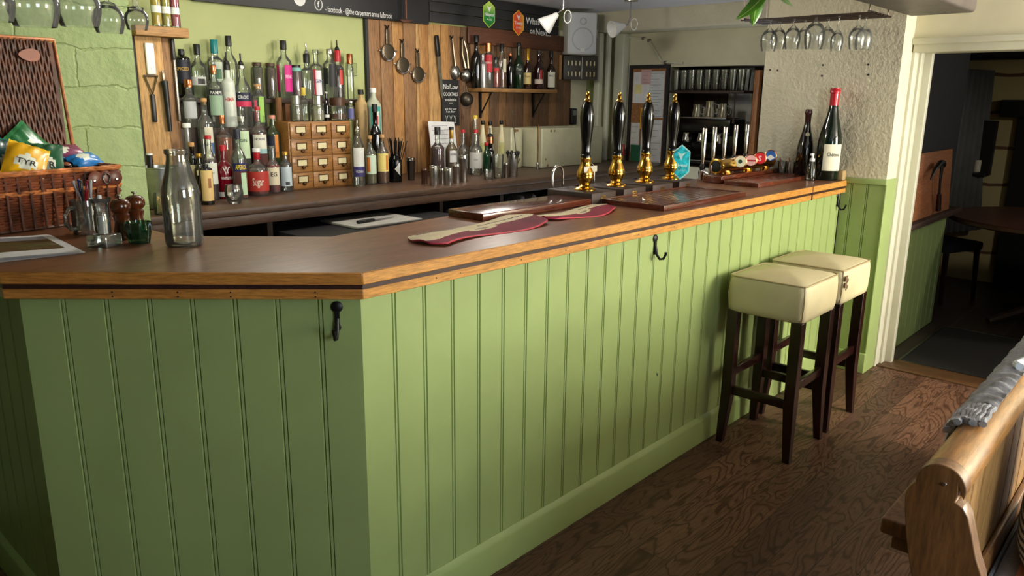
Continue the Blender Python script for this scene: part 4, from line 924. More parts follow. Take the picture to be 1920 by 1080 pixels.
# steel jiggers and tumblers
def cyl(label, px, pyb, h, r, name='jigger', cat='measure', mt=STEEL, grp='steel measures on the back counter', taper=1.0, z=ZB, y=None):
    p = at(px, pyb, z=z) if y is None else at(px, pyb, y=y)
    for k in range(30):
        if all((p.x-a)**2+(p.y-b)**2 > (r+c+.001)**2 for a, b, c, d, e in PLACED): break
        p = p + Vector((.004, .006, 0))
    PLACED.append((p.x, p.y, r, z, z+h))
    t = thing(name, label, cat, (p.x, p.y, z), 0, grp)
    MB().lathe([(0, .002), (r*taper*.95, 0), (r*taper, .003), (r*.99, h*.86), (r*1.03, h*.87), (r*1.03, h*.9), (r, h*.91), (r, h), (r*.93, h), (r*.9*taper, .006), (0, .006)], 26).build('cup', mt, t); return t
cyl('small copper toned jigger at the left of the steel measures', 796, 345, .098, .019, mt=mat('dull_bronze', (120, 92, 78), .3, .9))
cyl('steel tumbler in front of the port bottle', 814, 348, .122, .027)
cyl('small steel jigger between two tumblers', 828, 344, .095, .017)
cyl('short steel tumbler at the front of the group', 841, 347, .105, .027)
cyl('steel tumbler in front of the gold necked bottle', 856, 343, .120, .024)
cyl('tallest steel tumbler beside the wide gin label', 869, 341, .170, .026)
cyl('slim steel jigger right of the mixing glasses', 948, 333, .100, .018)
cyl('large steel shaker holding black pourers', 961, 331, .165, .036)
cyl('dark steel shaker tin beside the black straws', 771, 338, .145, .030, 'shaker_tin', 'shaker', mat('dark_steel', (104, 98, 90), .25, .95), None, .75)
for px, pyb, h, r, lb in ((916, 336, .062, .034, 'short clear tumbler in front of the taller mixing glass'), (934, 334, .16, .038, 'tall clear mixing glass right of the gin bottle')):
    p = at(px, pyb, z=ZB); t = thing('glass_tumbler', lb, 'glass', p, 0, 'clear glasses on the back counter'); PLACED.append((p.x, p.y, r, ZB, ZB+h))
    MB().lathe([(0, .006), (r*.75, 0), (r*.82, .004), (r, h), (r*.95, h), (r*.78, .012), (0, .012)], 26).build('glass_body', CLEAR, t, smooth=60)
# pourers standing in the shaker
t = thing('pourer_cluster', 'bunch of black bottle pourers standing in the large steel shaker', 'pourers', (PLACED[-4][0], PLACED[-4][1], ZB+.02)); 
m = MB()
for i in range(7):
    a = i*2*PI/7; d = Vector((math.cos(a)*.3, math.sin(a)*.3, 1)).normalized(); m.tube([d*.03, d*.14], .005, 6); m.lathe([(0, 0), (.009, 0), (.011, .012), (.006, .022), (0, .023)], 10, c=d*.14)
m.build('pourers', BLACKPL, t)
# round glass on the counter edge
p = at(440, 381, z=ZB); t = thing('stemless_glass', 'round clear stemless glass standing alone at the counter edge', 'glass', p)
MB().lathe([(0, .005), (.026, 0), (.030, .003), (.042, .028), (.0455, .048), (.043, .072), (.0385, .094), (.037, .094), (.0415, .072), (.0435, .048), (.040, .03), (.026, .012), (0, .011)], 32).build('glass_bowl', CLEAR, t, smooth=60)
# black straw holder
p = at(742, 341, z=ZB); t = thing('straw_jar', 'black jar with a white triangular label full of black straws', 'straw jar', p); PLACED.append((p.x, p.y, .042, ZB, ZB+.3))
MB().lathe([(0, 0), (.038, 0), (.041, .004), (.041, .135), (.036, .155), (.030, .165), (.030, .175), (.027, .175), (.027, .05), (0, .05)], 28).build('jar_body', BLACKG, t)
a = math.atan2(CV.y-p.y, CV.x-p.x); m = MB(); R = .0418
vs = []
for i in range(9):
    f = i/8; an = a-.1+f*.9; hw = .045*f; vs += [(R*math.cos(an), R*math.sin(an), .085-hw), (R*math.cos(an), R*math.sin(an), .085+hw)]
m.add(vs, [(2*i, 2*i+2, 2*i+3, 2*i+1) for i in range(8)]); m.build('triangle_label', mat('label_pale', (214, 212, 200), .6), t)
m = MB()
for i in range(30):
    an = random.random()*6.28; q = random.random()**.5; b = Vector((math.cos(an)*q*.018, math.sin(an)*q*.018, .055)); d = Vector((math.cos(an)*q*.32, math.sin(an)*q*.32, 1)).normalized(); m.tube([b, b+d*(.20+.03*random.random())], .0026, 5)
m.build('straws', BLACKPL, t)['kind'] = 'stuff'
# steel ice bucket at the left end
p = at(300, 391, z=ZB); t = thing('ice_bucket', 'brushed steel ice bucket at the left end of the back counter', 'bucket', (p.x+.02, 2.17, ZB))
MB().lathe([(0, .002), (.072, 0), (.076, .004), (.09, .19), (.093, .192), (.093, .197), (.087, .197), (.073, .01), (0, .008)], 36).build('bucket_body', STEEL, t)
bx0 = t.location
m = MB(); m.lathe([(0, .02), (.015, .02), (.017, .1), (.013, .24), (.014, .25), (0, .251)], 14, c=(-.03, .02, 0)); o = m.build('muddler', BLACKPL, None, (bx0.x, bx0.y, ZB)); tag(o, 'black muddler standing in the steel ice bucket', 'muddler'); MB().lathe([(0, .25), (.015, .25), (.015, .258), (0, .259)], 14, c=(-.03, .02, 0)).build('white_tip', WHITE, o)
# jar of corks below the bucket on the bar side
p = at(302, 424, z=.93); t = thing('cork_jar', 'glass jar of corks behind the pepper mills', 'jar', (p.x, 2.0, ZB+.0))
t.location = (at(305, 405, y=2.0).x, 1.97, ZB)
MB().lathe([(0, .004), (.042, 0), (.046, .006), (.046, .07), (.043, .085), (.043, .095), (.041, .095), (.044, .07), (.044, .008), (0, .008)], 26).build('jar_body', CLEAR, t, smooth=60)
m = MB()
for i in range(24):
    a = i*2.4; r_ = .026*((i % 6)/6)**.5; m.lathe([(0, -.016), (.0095, -.016), (.0095, .016), (0, .016)], 8, M=Matrix.Translation((r_*math.cos(a), r_*math.sin(a), .02+.011*(i//5))) @ Matrix.Rotation(i*1.1, 4, 'X') @ Matrix.Rotation(i*.7, 4, 'Y'))
m.build('corks', CAPS['cork'], t)['kind'] = 'stuff'
# menu sheet, troughs, chopping board
p0, p1 = at(813, 228, y=2.60), at(858, 236, y=2.64)
t = thing('menu_sheet', 'white printed menu sheet propped behind the wine bottles', 'menu', (0, 0, 0))
a0 = Vector((p0.x, 2.60, ZB+.002)); a1 = Vector((p1.x, 2.62, ZB+.002)); u = (a1-a0); hgt = p0.z-ZB; back = Vector((0, .06, hgt))
m = MB(); m.add([a0, a1, a1+back*.97, a0+back, a0+Vector((0, .003, 0)), a1+Vector((0, .003, 0)), a1+back*.97+Vector((0, .003, 0)), a0+back+Vector((0, .003, 0))], [(0, 1, 2, 3), (7, 6, 5, 4), (0, 4, 5, 1), (1, 5, 6, 2), (2, 6, 7, 3), (3, 7, 4, 0)]); m.build('card', PAPER, t, smooth=0)
m = MB()
for i in range(7):
    f = .9-.085*i; q = a0+back*f+u*.12-Vector((0, .0012, 0)); q2 = a0+back*f+u*(.85 if i % 2 else .7)-Vector((0, .0012, 0)); dz = back.normalized()*.003; m.add([q, q2, q2+dz, q+dz], [(0, 1, 2, 3)])
m.build('printed_lines', mat('grey_ink', (130, 134, 150), .8), t, smooth=0)
CER = mat('cream_ceramic', (206, 204, 172), .25, var=.06, vs=5, coat=.3); CERC = mat('chipped_edge', (120, 96, 62), .7, var=.3)
for px0, px1, lb, yf in ((958, 1008, 'cream ceramic butler trough behind the brass pipe', 2.50), (1016, 1130, 'larger cream ceramic butler trough with a chipped rim', 2.36)):
    xa = at(px0, 280, y=yf).x; xb = min(at(px1, 280, y=yf).x, 3.42 if px0 == 958 else 9); zt = at((px0+px1)/2, 239, y=yf).z
    t = thing('ceramic_trough', lb, 'trough', ((xa+xb)/2, yf, ZB), 0, 'cream ceramic troughs'); w = (xb-xa)/2; h = zt-ZB; d = min(.34, 2.72-yf)
    m = MB(); m.rbox((-w, 0, 0), (w, .03, h), .012); m.rbox((-w, d-.03, 0), (w, d, h), .012); m.rbox((-w, .01, 0), (-w+.03, d-.01, h), .012); m.rbox((w-.03, .01, 0), (w, d-.01, h), .012); m.rbox((-w+.01, .01, 0), (w-.01, d-.01, .03), .008)
    m.build('basin', CER, t)
    m = MB()
    for i in range(9): m.lathe([(0, 0), (.008+.006*random.random(), 0), (.006, .0015), (0, .002)], 8, M=frame((-w+.03+2*(w-.03)*random.random(), -.0005, h*(.93 if i % 2 else .05+.2*random.random())), (1, 0, 0), (0, 0, 1), (0, -1, 0)))
    m.build('chips', CERC, t)
xa = at(1013, 290, y=2.30).x
t = thing('brass_pipe', 'thin brass water pipe with a tap in front of the ceramic troughs', 'pipe', (xa, 2.325, ZB))
PB = mat('old_brass', (128, 92, 44), .4, .8, var=.2)
m = MB(); m.tube([(.05, .03, .335), (.01, .01, .335), (0, 0, .325), (0, 0, .03)], .006, 8); m.build('pipe', PB, t)
m = MB(); m.lathe([(0, 0), (.010, 0), (.012, .01), (.009, .03), (.012, .04), (.007, .055), (0, .055)], 12); m.tube([(-.02, -.01, .03), (.02, .01, .03)], .004, 6); m.build('tap', STEEL, t)
o = tag(MB().tube([(0, 0, 0), (.085, .12, .30), (.09, .127, .315)], [.0035, .0035, .007], 8).build('bar_spoon', mat('dull_steel', (96, 90, 80), .4, .8), None, (at(968, 285, y=2.37).x, 2.37, ZB+.12)), 'long twisted bar spoon leaning across the ceramic trough', 'spoon')
p = at(640, 402, z=.875); t = thing('chopping_board', 'white chopping board lying on the black cabinet', 'chopping board', (p.x, 1.86, .8605), .0)
xa, xb = at(622, 408, y=1.72).x, at(712, 400, y=1.9).x
MB().rbox((-.22, -.17, 0), (.22, .17, .014), .004).build('board', mat('board_white', (176, 174, 168), .5), t)
k = thing('kitchen_knife', 'dark handled kitchen knife lying on the white chopping board', 'knife', (t.location.x-.02, 1.79, .8755), .12)
MB().rbox((-.13, -.01, 0), (-.01, .012, .016), .005).build('handle', BLACKPL, k); MB().prism([(-.01, -.008), (.12, -.004), (.15, .004), (-.01, .012)], .004, .006).build('blade', STEEL, k)
t.location.x = (at(640, 402, z=.87).x); k.location.x = t.location.x-.03
# ------------------------------------------------------------------ back wall: boards, signs, utensils, shelf
YW = YB-.02
XA, XB = 2.118, 4.30
m = MB(); x = XA+.012; random.seed(3); ws = [.098, .105, .092, .112, .03, .088, .118, .078, .12, .095, .105, .10, .11, .085, .1, .11, .095, .1, .12, .1, .1, .1]; tn = [1, 1, 0, 1, 2, 0, 2, 0, 1, 3, 1, 0, 3, 1, 3, 3, 1, 3, 3, 1, 3, 3]
for wd, k in zip(ws, tn):
    if x > XB-.02: break
    b = min(x+wd-.004, XB); m.rbox((x, YW-.004*random.random(), ZB), (b, YB-.001, 2.03), .003, k); x += wd
struct(m.build('wall_back_boarding', [PALW1, PALW2, PALW3, PALW4]))
m = MB(); m.box((XA-.012, YW-.006, ZB), (XA+.010, YB-.001, 2.03)); struct(m.build('trim_3', BLACKP))
def sign(name, label, x0, x1, z0, z1, planks=1):
    t = thing(name, label, 'sign', (x0, YW-.034, z0), 0, 'black signboards over the back bar'); m = MB(); h = (z1-z0)/planks
    for i in range(planks): m.rbox((0, 0, i*h+.001), (x1-x0, .022, (i+1)*h-.003), .002)
    m.build('board', BLACKP, t); return t
XS = at(757, 45, y=YW-.034).x
t = sign('signboard', 'long black signboard with white handwritten social media line', .95, XS, 2.018, ZC-.004)
CH = mat('chalk_white', (226, 226, 224), .8)
m = MB(); a = at(610, 16, y=YW-.035); b = at(735, 22, y=YW-.035)
Ms = frame((0, -.0012, 0), (1, 0, 0), (0, 0, 1), (0, -1, 0))
q = Vector((a.x-.95, 0, a.z-2.018)); e = Vector((b.x-.95, 0, b.z-2.018))
flat_text(m, '- facebook - @the carpenters arms fulbrook', .034, Ms @ Matrix.Translation((q.x, q.z-.018, 0)), width=e.x-q.x, dx=(e.x-q.x)/2)
c = at(597, 8, y=YW-.035)
m.tube([Ms @ Vector((c.x-.95+.026*math.cos(v), c.z-2.018+.034*math.sin(v), 0)) for v in [2*PI*i/24 for i in range(24)]], .003, 5, close=True)
flat_text(m, 'f', .034, Ms @ Matrix.Translation((c.x-.95, c.z-2.018-.016, 0)), bold=.02)
c2 = at(562, 2, y=YW-.035); m.lathe([(0, 0), (.04, 0), (0, .001)], 20, M=Ms @ Matrix.Translation((c2.x-.95, c2.z-2.018+.012, 0)))
m.build('chalk_lettering', CH, t)
X2 = at(806, 45, y=YW-.034).x
t = sign('signboard', 'black slatted signboard with two hexagonal beer badges and the words What on Next', X2, 4.06, 2.038, ZC-.004, 3)
m = MB()
for px, py, s in ((999, 41, 'What'), (998, 58, 'on'), (1019, 62, 'Next...')):
    a = at(px, py, y=YW-.035); flat_text(m, s, .05 if s != 'on' else .042, Ms @ Matrix.Translation((a.x-X2, a.z-2.038-.02, -.0)), bold=.012)
m.build('chalk_lettering', CH, t)
tag(MB().box((XS+.004, YW-.03, 2.02), (X2-.004, YW-.002, ZC-.003)).build('black_post', BLACKP), 'black painted post between the two signboards', 'post')
struct(MB().rbox((3.02, YW-.03, 1.915), (4.25, YW-.0145, 2.036), .004).build('trim_4', wood('red_brown_board', (112, 66, 42), (86, 50, 32), 0, 7)))
for px, py, c1, c2, lb, s1, s2 in ((918, 27, (44, 140, 62), (190, 220, 90), 'green hexagonal beer badge on the black slatted signboard', 'Hellspout', 'ALE'), (973, 43, (226, 82, 46), (246, 190, 60), 'orange hexagonal beer badge left of the words What on Next', 'Tawny', 'BITTER')):
    a = at(px, py, y=YW-.045); t = thing('beer_badge', lb, 'badge', (a.x, YW-.036, a.z), 0, 'hexagonal beer badges')
    hexa = [(0, .095), (.062, .055), (.062, -.05), (0, -.095), (-.062, -.05), (-.062, .055)]
    def badgemat():
        m_, nt, b_ = newmat('badge_'+s1); v = coords(nt); g = nt.nodes.new('ShaderNodeSeparateXYZ'); nt.links.new(v, g.inputs[0]); r = nt.nodes.new('ShaderNodeMapRange'); r.inputs[1].default_value = -.09; r.inputs[2].default_value = .09
        nt.links.new(g.outputs['Z' if px == 918 else 'X'], r.inputs[0]); nt.links.new(ramp(nt, r.outputs[0], [(.15, dk(c1, .8) if px == 918 else c1), (.5, c1), (.95, c2)]), b_.inputs['Base Color']); b_.inputs['Roughness'].default_value = .35; return m_
    M = frame((0, -.001, 0), (1, 0, 0), (0, 0, 1), (0, -1, 0))
    m = MB(); m.prism(hexa, 0, .004, 0, M); bk = m.build('rim', mat('badge_rim_%d' % px, c2, .35), t)
    m = MB(); m.prism([(x*.93, y*.94) for x, y in hexa], .004, .005, 0, M); m.build('face', badgemat(), bk)
    m = MB(); flat_text(m, s1, .024, M @ Matrix.Translation((0, -.012, .0053)), width=.1, bold=.02); flat_text(m, s2, .012, M @ Matrix.Translation((0, -.042, .0053)), width=.055)
    m.add([(x, y, .0053) for x, y in ((-.026, .062), (0, .05), (.026, .062), (.009, .036), (0, .016), (-.009, .036))], [(0, 4, 5), (0, 1, 3, 5), (1, 2, 3), (5, 3, 4)], 0, M); m.build('lettering', CH, bk)
a = at(765, 38, y=2.60); t = thing('ceiling_rod', 'rusty iron rod with a hooked foot hanging before the black post', 'rod', (a.x, 2.62, a.z))
RUST = mat('rusty_iron', (92, 62, 50), .6, .5, var=.25)
m = MB(); m.tube([(0, 0, ZC-a.z-.002), (0, 0, .01)], .008, 8); m.build('rod', RUST, t); m = MB(); m.tube([(-.05, 0, .0), (-.02, 0, -.004), (.02, 0, -.004), (.055, 0, .004)], [.005, .011, .011, .004], 8); m.build('foot', RUST, t)
# strainers, knife and spoons hanging on the boards
UT = 'bar tools hanging on the boards'
HOOKM = IRON
def wallhook(t, z=0): m = MB(); m.tube([(-.016, -.001, z+.02), (0, -.012, z), (.016, -.001, z+.02)], .004, 6); m.lathe([(0, 0), (.01, 0), (.008, .004), (0, .005)], 10, M=frame((0, 0, z), (1, 0, 0), (0, 0, 1), (0, -1, 0))); m.build('wall_hook', HOOKM, t)
TOOLM = mat('tool_steel', (120, 108, 92), .3, .95, var=.15)
for px, py, lb in ((727, 53, 'steel strainer hanging highest and leftmost of three'), (755, 79, 'steel strainer hanging in the middle of three'), (784, 97, 'steel strainer hanging lowest of three')):
    a = at(px, py, y=YW-.02); t = thing('strainer', lb, 'strainer', (a.x, YW-.010, a.z), 0, 'hanging strainers'); wallhook(t)
    m = MB(); m.rbox((-.014, -.010, -.115), (.014, -.005, -.006), .002); m.build('handle', TOOLM, t)
    m = MB(); m.lathe([(0, .004), (.034, .004), (.048, 0), (.052, .002), (.053, .006), (.048, .008), (.036, .010), (0, .010)], 28, M=frame((0, -.008, -.152), (1, 0, 0), (0, 0, 1), (0, -1, 0))); m.build('perforated_plate', mat('strainer_plate', (96, 86, 72), .35, .9, var=.3, vs=220), t)
    m = MB(); m.tube([(.052*math.cos(v), -.012, -.152+.052*math.sin(v)) for v in [PI*i/14+PI for i in range(15)]], .006, 8); m.rbox((-.074, -.012, -.148), (-.050, -.006, -.138), .002); m.rbox((.050, -.012, -.148), (.074, -.006, -.138), .002); m.build('spring', CHROME, t)
a = at(818, 66, y=YW-.02); t = thing('bread_knife', 'long bread knife with a black handle hanging beside the chalkboard', 'knife', (a.x, YW-.012, a.z)); t.rotation_euler.y = -.11
m = MB(); m.rbox((-.017, -.02, -.145), (.017, 0, 0), .008); m.build('handle', BLACKPL, t); m = MB(); m.prism([(-.012, -.145), (.016, -.145), (.016, -.38), (.004, -.44), (-.010, -.40)], -.012, -.008, 0, Matrix(((1, 0, 0, 0), (0, 0, 1, 0), (0, 1, 0, 0), (0, 0, 0, 1)))); m.build('blade', STEEL, t)
a = at(848, 72, y=YW-.02); t = thing('ice_scoop', 'steel spoon with a deep bowl hanging above the chalkboard', 'spoon', (a.x, YW-.010, a.z), 0, UT); wallhook(t)
m = MB(); m.tube([(0, -.01, 0), (.012, -.012, -.1), (.024, -.014, -.19)], [.006, .009, .009], 8); m.build('handle', TOOLM, t); m = MB(); m.lathe([(0, .0), (.02, .004), (.034, .014), (.040, .03), (.038, .03), (.03, .016), (0, .005)], 24, M=Matrix.Translation((.03, -.036, -.235)) @ Matrix.Rotation(PI/2, 4, 'X').inverted() @ Matrix.Diagonal((1, 1.35, 1, 1))); m.build('bowl', STEEL, t)
a = at(866, 74, y=YW-.02); t = thing('citrus_squeezer', 'steel citrus squeezer hanging at the left end of the bottle shelf', 'squeezer', (a.x, YW-.012, a.z), 0, UT); wallhook(t)
m = MB(); m.tube([(0, -.01, 0), (-.004, -.014, -.1), (.022, -.02, -.2)], [.008, .010, .012], 8); m.tube([(.01, -.02, -.01), (.04, -.022, -.1), (.045, -.024, -.2)], [.006, .009, .012], 8); m.build('handles', TOOLM, t); m = MB(); m.lathe([(0, 0), (.03, .006), (.043, .022), (.046, .045), (.042, .045), (0, .01)], 22, M=Matrix.Translation((.035, -.05, -.25)) @ Matrix.Rotation(-PI/2, 4, 'X')); m.build('cup', STEEL, t)
a = at(892, 167, y=YW-.12); t = thing('sieve', 'small round steel sieve hanging below the left end of the bottle shelf', 'sieve', (a.x-.01, YW-.06, a.z), 0, UT)
m = MB(); m.lathe([(0, 0), (.03, .005), (.048, .02), (.054, .045), (.056, .045), (.056, .048), (.050, .048), (0, .006)], 24, M=Matrix.Translation((0, .0, -.075)) @ Matrix.Rotation(-PI/2, 4, 'X') @ Matrix.Rotation(.3, 4, 'Y')); m.build('bowl', mat('dark_mesh', (70, 64, 56), .4, .8, var=.3, vs=150), t); m = MB(); m.tube([(0, .02, -.02), (0, .03, .02)], .005, 6); m.build('hanging_loop', TOOLM, t)
# chalkboard
a = at(829, 149, y=YW-.02); b = at(858, 149, y=YW-.02); t = thing('chalkboard', 'narrow black chalkboard with handwritten No/Low cocktails notice', 'chalkboard', (a.x, YW-.008, at(843, 236, y=YW-.02).z)); wd = b.x-a.x+.012; hh = a.z-t.location.z
MB().rbox((0, -.012, 0), (wd, 0, hh), .003).build('slate', mat('slate', (20, 22, 22), .7, var=.15), t)
MB().rbox((wd, -.013, 0), (wd+.012, .002, hh), .003).build('side_strip', wood('dark_strip', (86, 52, 40), (64, 38, 30), 2, 8), t)
M = frame((wd/2, -.0128, 0), (1, 0, 0), (0, 0, 1), (0, -1, 0)); m = MB()
for s, z, h, k in (('No/Low', .80, .036, .86), ('COCKTAILS', .65, .026, .86), ('available', .54, .020, .7), ('-', .47, .03, .22), ('ask for our', .35, .015, .7), ('list for', .29, .015, .55)):
    flat_text(m, s, h, M @ Matrix.Translation((0, hh*z, 0)), width=wd*k)
for x in (-.042, .0, .042): m.tube([M @ Vector(p) for p in ((x-.013, .075, 0), (x, .045, 0), (x+.013, .075, 0))], .0016, 4); m.tube([M @ Vector(p) for p in ((x, .045, 0), (x, .022, 0))], .0016, 4); m.tube([M @ Vector(p) for p in ((x-.008, .022, 0), (x+.008, .022, 0))], .0016, 4)
m.build('chalk_lettering', CH, t)
# bottle shelf
XSa, XSb = at(893, 165, y=2.62).x, at(1045, 172, y=2.56).x; ZS = 1.60
t = thing('bottle_shelf', 'pale wooden wall shelf holding the whisky bottles', 'shelf', (XSa, 2.56, ZS))
MB().rbox((0, 0, -.028), (XSb-XSa, YW-.008-2.56, 0), .003).build('shelf_board', wood('shelf_pine', (186, 140, 84), (156, 112, 62), 0, 6, .6), t)
xb = at(1003, 180, y=2.68).x-XSa
for x in (.12, xb): m = MB(); m.box((x, .14, -.22), (x+.02, .15, -.028)); m.box((x, .02, -.034), (x+.02, .15, -.0285)); m.tube([(x+.01, .145, -.20), (x+.01, .03, -.035)], .006, 6); m.build('bracket', IRON, t)
SG = 'bottles on the wall shelf'
AM = lambda n, c: mat(n, c, .12, var=.1, coat=.4)
S = dict(tier=3, Y=2.64, z0=ZS+.0005, ylim=(2.565, YW-.01), grp=SG)
bottle('tall black bottle at the left end of the wall shelf', 893, 66, R=.036, kind=DARKB, cap=('black', .05), nr=.0155, sh=(.56, .72), **S)
bottle('silver bottle with a pale cap beside the tall black one', 905, 101, R=.030, kind=mat('silver_bottle', (170, 168, 166), .25, .6), cap=('silver', .02), nr=.014, sh=(.68, .82), **S)
bottle('clear bottle with a copper cap and red label on the wall shelf', 916, 81, R=.036, cap=('copper', .06), labels=[(.35, .74, (186, 36, 44), 1.7, 0, 'BEAU', (230, 200, 190), .014, .5)], nr=.02, sh=(.74, .80), **S)
bottle('orange liqueur bottle with a red label on the wall shelf', 930, 108, R=.030, liq=(210, 80, 30), lev=.6, cap=('black', .015), labels=[(.55, .66, (190, 40, 40), 1.9, 0)], nr=.012, sh=(.66, .82), **S)
bottle('clear whisky bottle with a black cap and oval cream label', 941, 82, R=.038, liq=(150, 76, 40), lev=.42, cap=('black', .055), labels=[(.36, .66, (214, 208, 180), .8, .7)], nr=.014, sh=(.60, .76), **S)
bottle('small dark bottle with a copper cap between two larger ones', 957, 99, R=.028, kind=DARKB, cap=('copper', .03), nr=.012, sh=(.6, .76), **S)
bottle('tall dark green bottle in the middle of the wall shelf', 973, 80, R=.042, kind=AM('dark_green_glass', (14, 40, 18)), cap=('black', .03), labels=[(.3, .5, (30, 40, 30), 1.6, .2, 'Port', (170, 180, 160), .02, .5)], nr=.015, sh=(.52, .74), **S)
bottle('amber bottle with a gold neck and cream label on the wall shelf', 990, 91, R=.037, kind=AM('dark_amber_glass', (48, 26, 14)), cap=('gold', .09), labels=[(.12, .40, (222, 200, 130), 1.6, 0, 'Rum', (120, 90, 40), .016, .6)], nr=.0135, sh=(.50, .66), **S)
bottle('dark bottle with a red stripe and white label on the wall shelf', 1011, 95, R=.040, kind=AM('dark_plum_glass', (40, 16, 20)), cap=('glass', .04), labels=[(.14, .26, (224, 206, 190), 1.8, 0), (.26, .50, (196, 48, 40), .5, .5)], nr=.0145, sh=(.54, .72), **S)
bottle('dark whisky bottle with a white label at the right end of the wall shelf', 1034, 96, R=.037, kind=AM('brown_glass', (36, 20, 14)), cap=('black', .05), labels=[(.06, .46, (218, 216, 196), 1.8, .2, 'MALT', (110, 110, 110), .014, .7)], nr=.014, sh=(.50, .68), **S)
# light switch on the green wall
a = at(660, 130, y=YB-.01); t = thing('light_switch', 'clear plated light switch with a black toggle on the green wall', 'switch', (a.x, YB-.001, a.z-.042))
MB().rbox((-.043, -.006, 0), (.043, 0, .084), .003).build('plate', mat('pale_plate', (150, 162, 108), .2, coat=.5), t); m = MB(); m.tube([(-.04, -.0065, .003), (.04, -.0065, .003), (.04, -.0065, .081), (-.04, -.0065, .081)], .0016, 4, close=True); m.build('plate_rim', mat('dull_rim', (70, 76, 50), .4), t)
m = MB(); m.tube([(0, -.006, .046), (0, -.016, .038)], .006, 8); m.build('toggle', BLACKPL, t)
# ------------------------------------------------------------------ plank post with tools at the left end, shelf over it
YP = 2.42
xa, xb = at(257, 120, y=YP).x, at(330, 120, y=YP).x
tp = thing('plank_post', 'pale wooden plank post with a black side standing by the painted stone pier', 'post', (0, 0, ZB))
ztop = at(300, 70, y=YP).z-ZB
m = MB(); m.rbox((xa, YP, 0), (xa+.13, YP+.03, ztop), .004); m.build('front_plank', PALW3, tp)
m = MB(); m.rbox((xa+.131, YP+.006, 0), (xb, YP+.03, ztop), .004); m.build('second_plank', PALW2, tp)
m = MB(); m.rbox((xa-.055, YP+.004, 0), (xa-.001, YP+.03, ztop), .003); m.build('black_board', BLACKP, tp)
t = thing('small_shelf', 'short wooden shelf on top of the plank post', 'shelf', (xa-.02, YP-.07, ZB+ztop+.0005)); wS = at(351, 60, y=YP-.05).x-xa+.02
MB().rbox((0, 0, 0), (wS, .12, .046), .004).build('shelf_board', wood('shelf_pine', (0, 0, 0), (0, 0, 0)), t)
for px, c, lb in ((287, (236, 206, 30), 'yellow liqueur bottle on the short shelf, at the left'), (305, (206, 190, 40), 'yellow green liqueur bottle on the short shelf, in the middle'), (322, (206, 60, 96), 'pink liqueur bottle at the right end of the short shelf')):
    bottle(lb, px, -40, 3, .0235, z0=ZB+ztop+.047, H=.23, Y=YP-.012, ylim=(YP-.08, YP+.06), cap=('black', .03), liq=c, lev=.66, labels=[(.28, .42, WH, 2.2, 0)], nr=.011, sh=(.7, .82), grp='liqueurs on the short shelf')
UT2 = 'tools on the plank post'
a = at(279, 80, y=YP-.01); t = thing('cleaver_handle', 'white plastic handled tool hanging high on the plank post', 'kitchen tool', (a.x, YP-.001, a.z), 0, UT2)
m = MB(); m.rbox((-.022, -.014, -.15), (.022, 0, .0), .010); m.build('white_handle', WHITE, t)
m = MB()
for z in (-.075, -.12): m.lathe([(0, 0), (.005, 0), (.004, .002), (0, .0025)], 10, M=frame((0, -.014, z), (1, 0, 0), (0, 0, 1), (0, -1, 0)))
m.build('rivet', STEEL, t)
a = at(283, 143, y=YP-.01); t = thing('peeler', 'Y shaped peeler with a black handle on the plank post', 'peeler', (a.x, YP-.008, a.z), 0, UT2)
m = MB(); m.tube([(-.03, 0, 0), (0, -.004, -.085), (.03, 0, 0)], .005, 8); m.tube([(-.034, 0, .002), (.034, 0, .002)], .005, 6); m.build('steel_yoke', TOOLM, t); m = MB(); m.rbox((-.011, -.008, -.22), (.011, .006, -.085), .006); m.build('handle', BLACKPL, t)
a = at(306, 152, y=YP-.01); t = thing('hanging_knife', 'black handled knife hanging right of the peeler', 'knife', (a.x, YP-.0185, a.z), 0, UT2)
m = MB(); m.tube([(0, 0, 0), (.002, -.004, -.03), (.006, -.004, -.245)], [.018, .015, .010], 12); m.build('handle', BLACKPL, t); m = MB(); m.rbox((-.008, -.004, -.0), (.008, .002, .05), .002); m.build('hanger', TOOLM, t)
a = at(318, 72, y=YP-.01); t = thing('steel_grater', 'long narrow grater hanging on the right edge of the plank post', 'grater', (xb-.012, YP-.004, a.z), 0, UT2)
m = MB(); m.rbox((-.006, -.012, -.40), (.006, .006, -.10), .002); m.build('blade', mat('perforated_steel', (120, 118, 112), .35, .9, var=.5, vs=260), t); m = MB(); m.rbox((-.009, -.012, -.10), (.009, .006, 0), .004); m.build('handle', BLACKPL, t)

# ------------------------------------------------------------------ speaker, switch panel, corner pipes
c0 = at(1093, 64, y=2.56); t = thing('loudspeaker', 'white wall mounted loudspeaker under the ceiling by the signboard', 'speaker', (c0.x, 2.60, c0.z-.165), -.62)
m = MB(); m.rbox((-.125, -.10, 0), (.125, .09, .33), .016); m.build('cabinet', WHITE, t); m = MB(); m.rbox((-.115, -.108, .010), (.115, -.099, .32), .006); g = m.build('grille', mat('speaker_grille', (206, 208, 212), .6, var=.1, vs=250), t)
m = MB(); M = frame((0, -.1082, .12), (1, 0, 0), (0, 0, 1), (0, -1, 0)); m.lathe([(.083, 0), (.088, .0015), (.093, 0)], 32, M=M); m.lathe([(.02, 0), (.025, .0015), (.03, 0)], 24, M=M @ Matrix.Translation((0, .14, 0))); m.build('driver_rings', mat('ring_grey', (180, 182, 186), .5), g)
m = MB(); m.rbox((-.02, -.111, .02), (.02, -.107, .05), .001); m.build('maker_plate', WHITE, g); m = MB(); m.tube([(.125, -.02, .12), (.15, -.02, .13), (.15, -.02, .2), (.125, -.02, .21)], .006, 6); m.rbox((-.03, .09, .1), (.03, .16, .2), .004); m.build('mounting_bracket', CHROME, t)
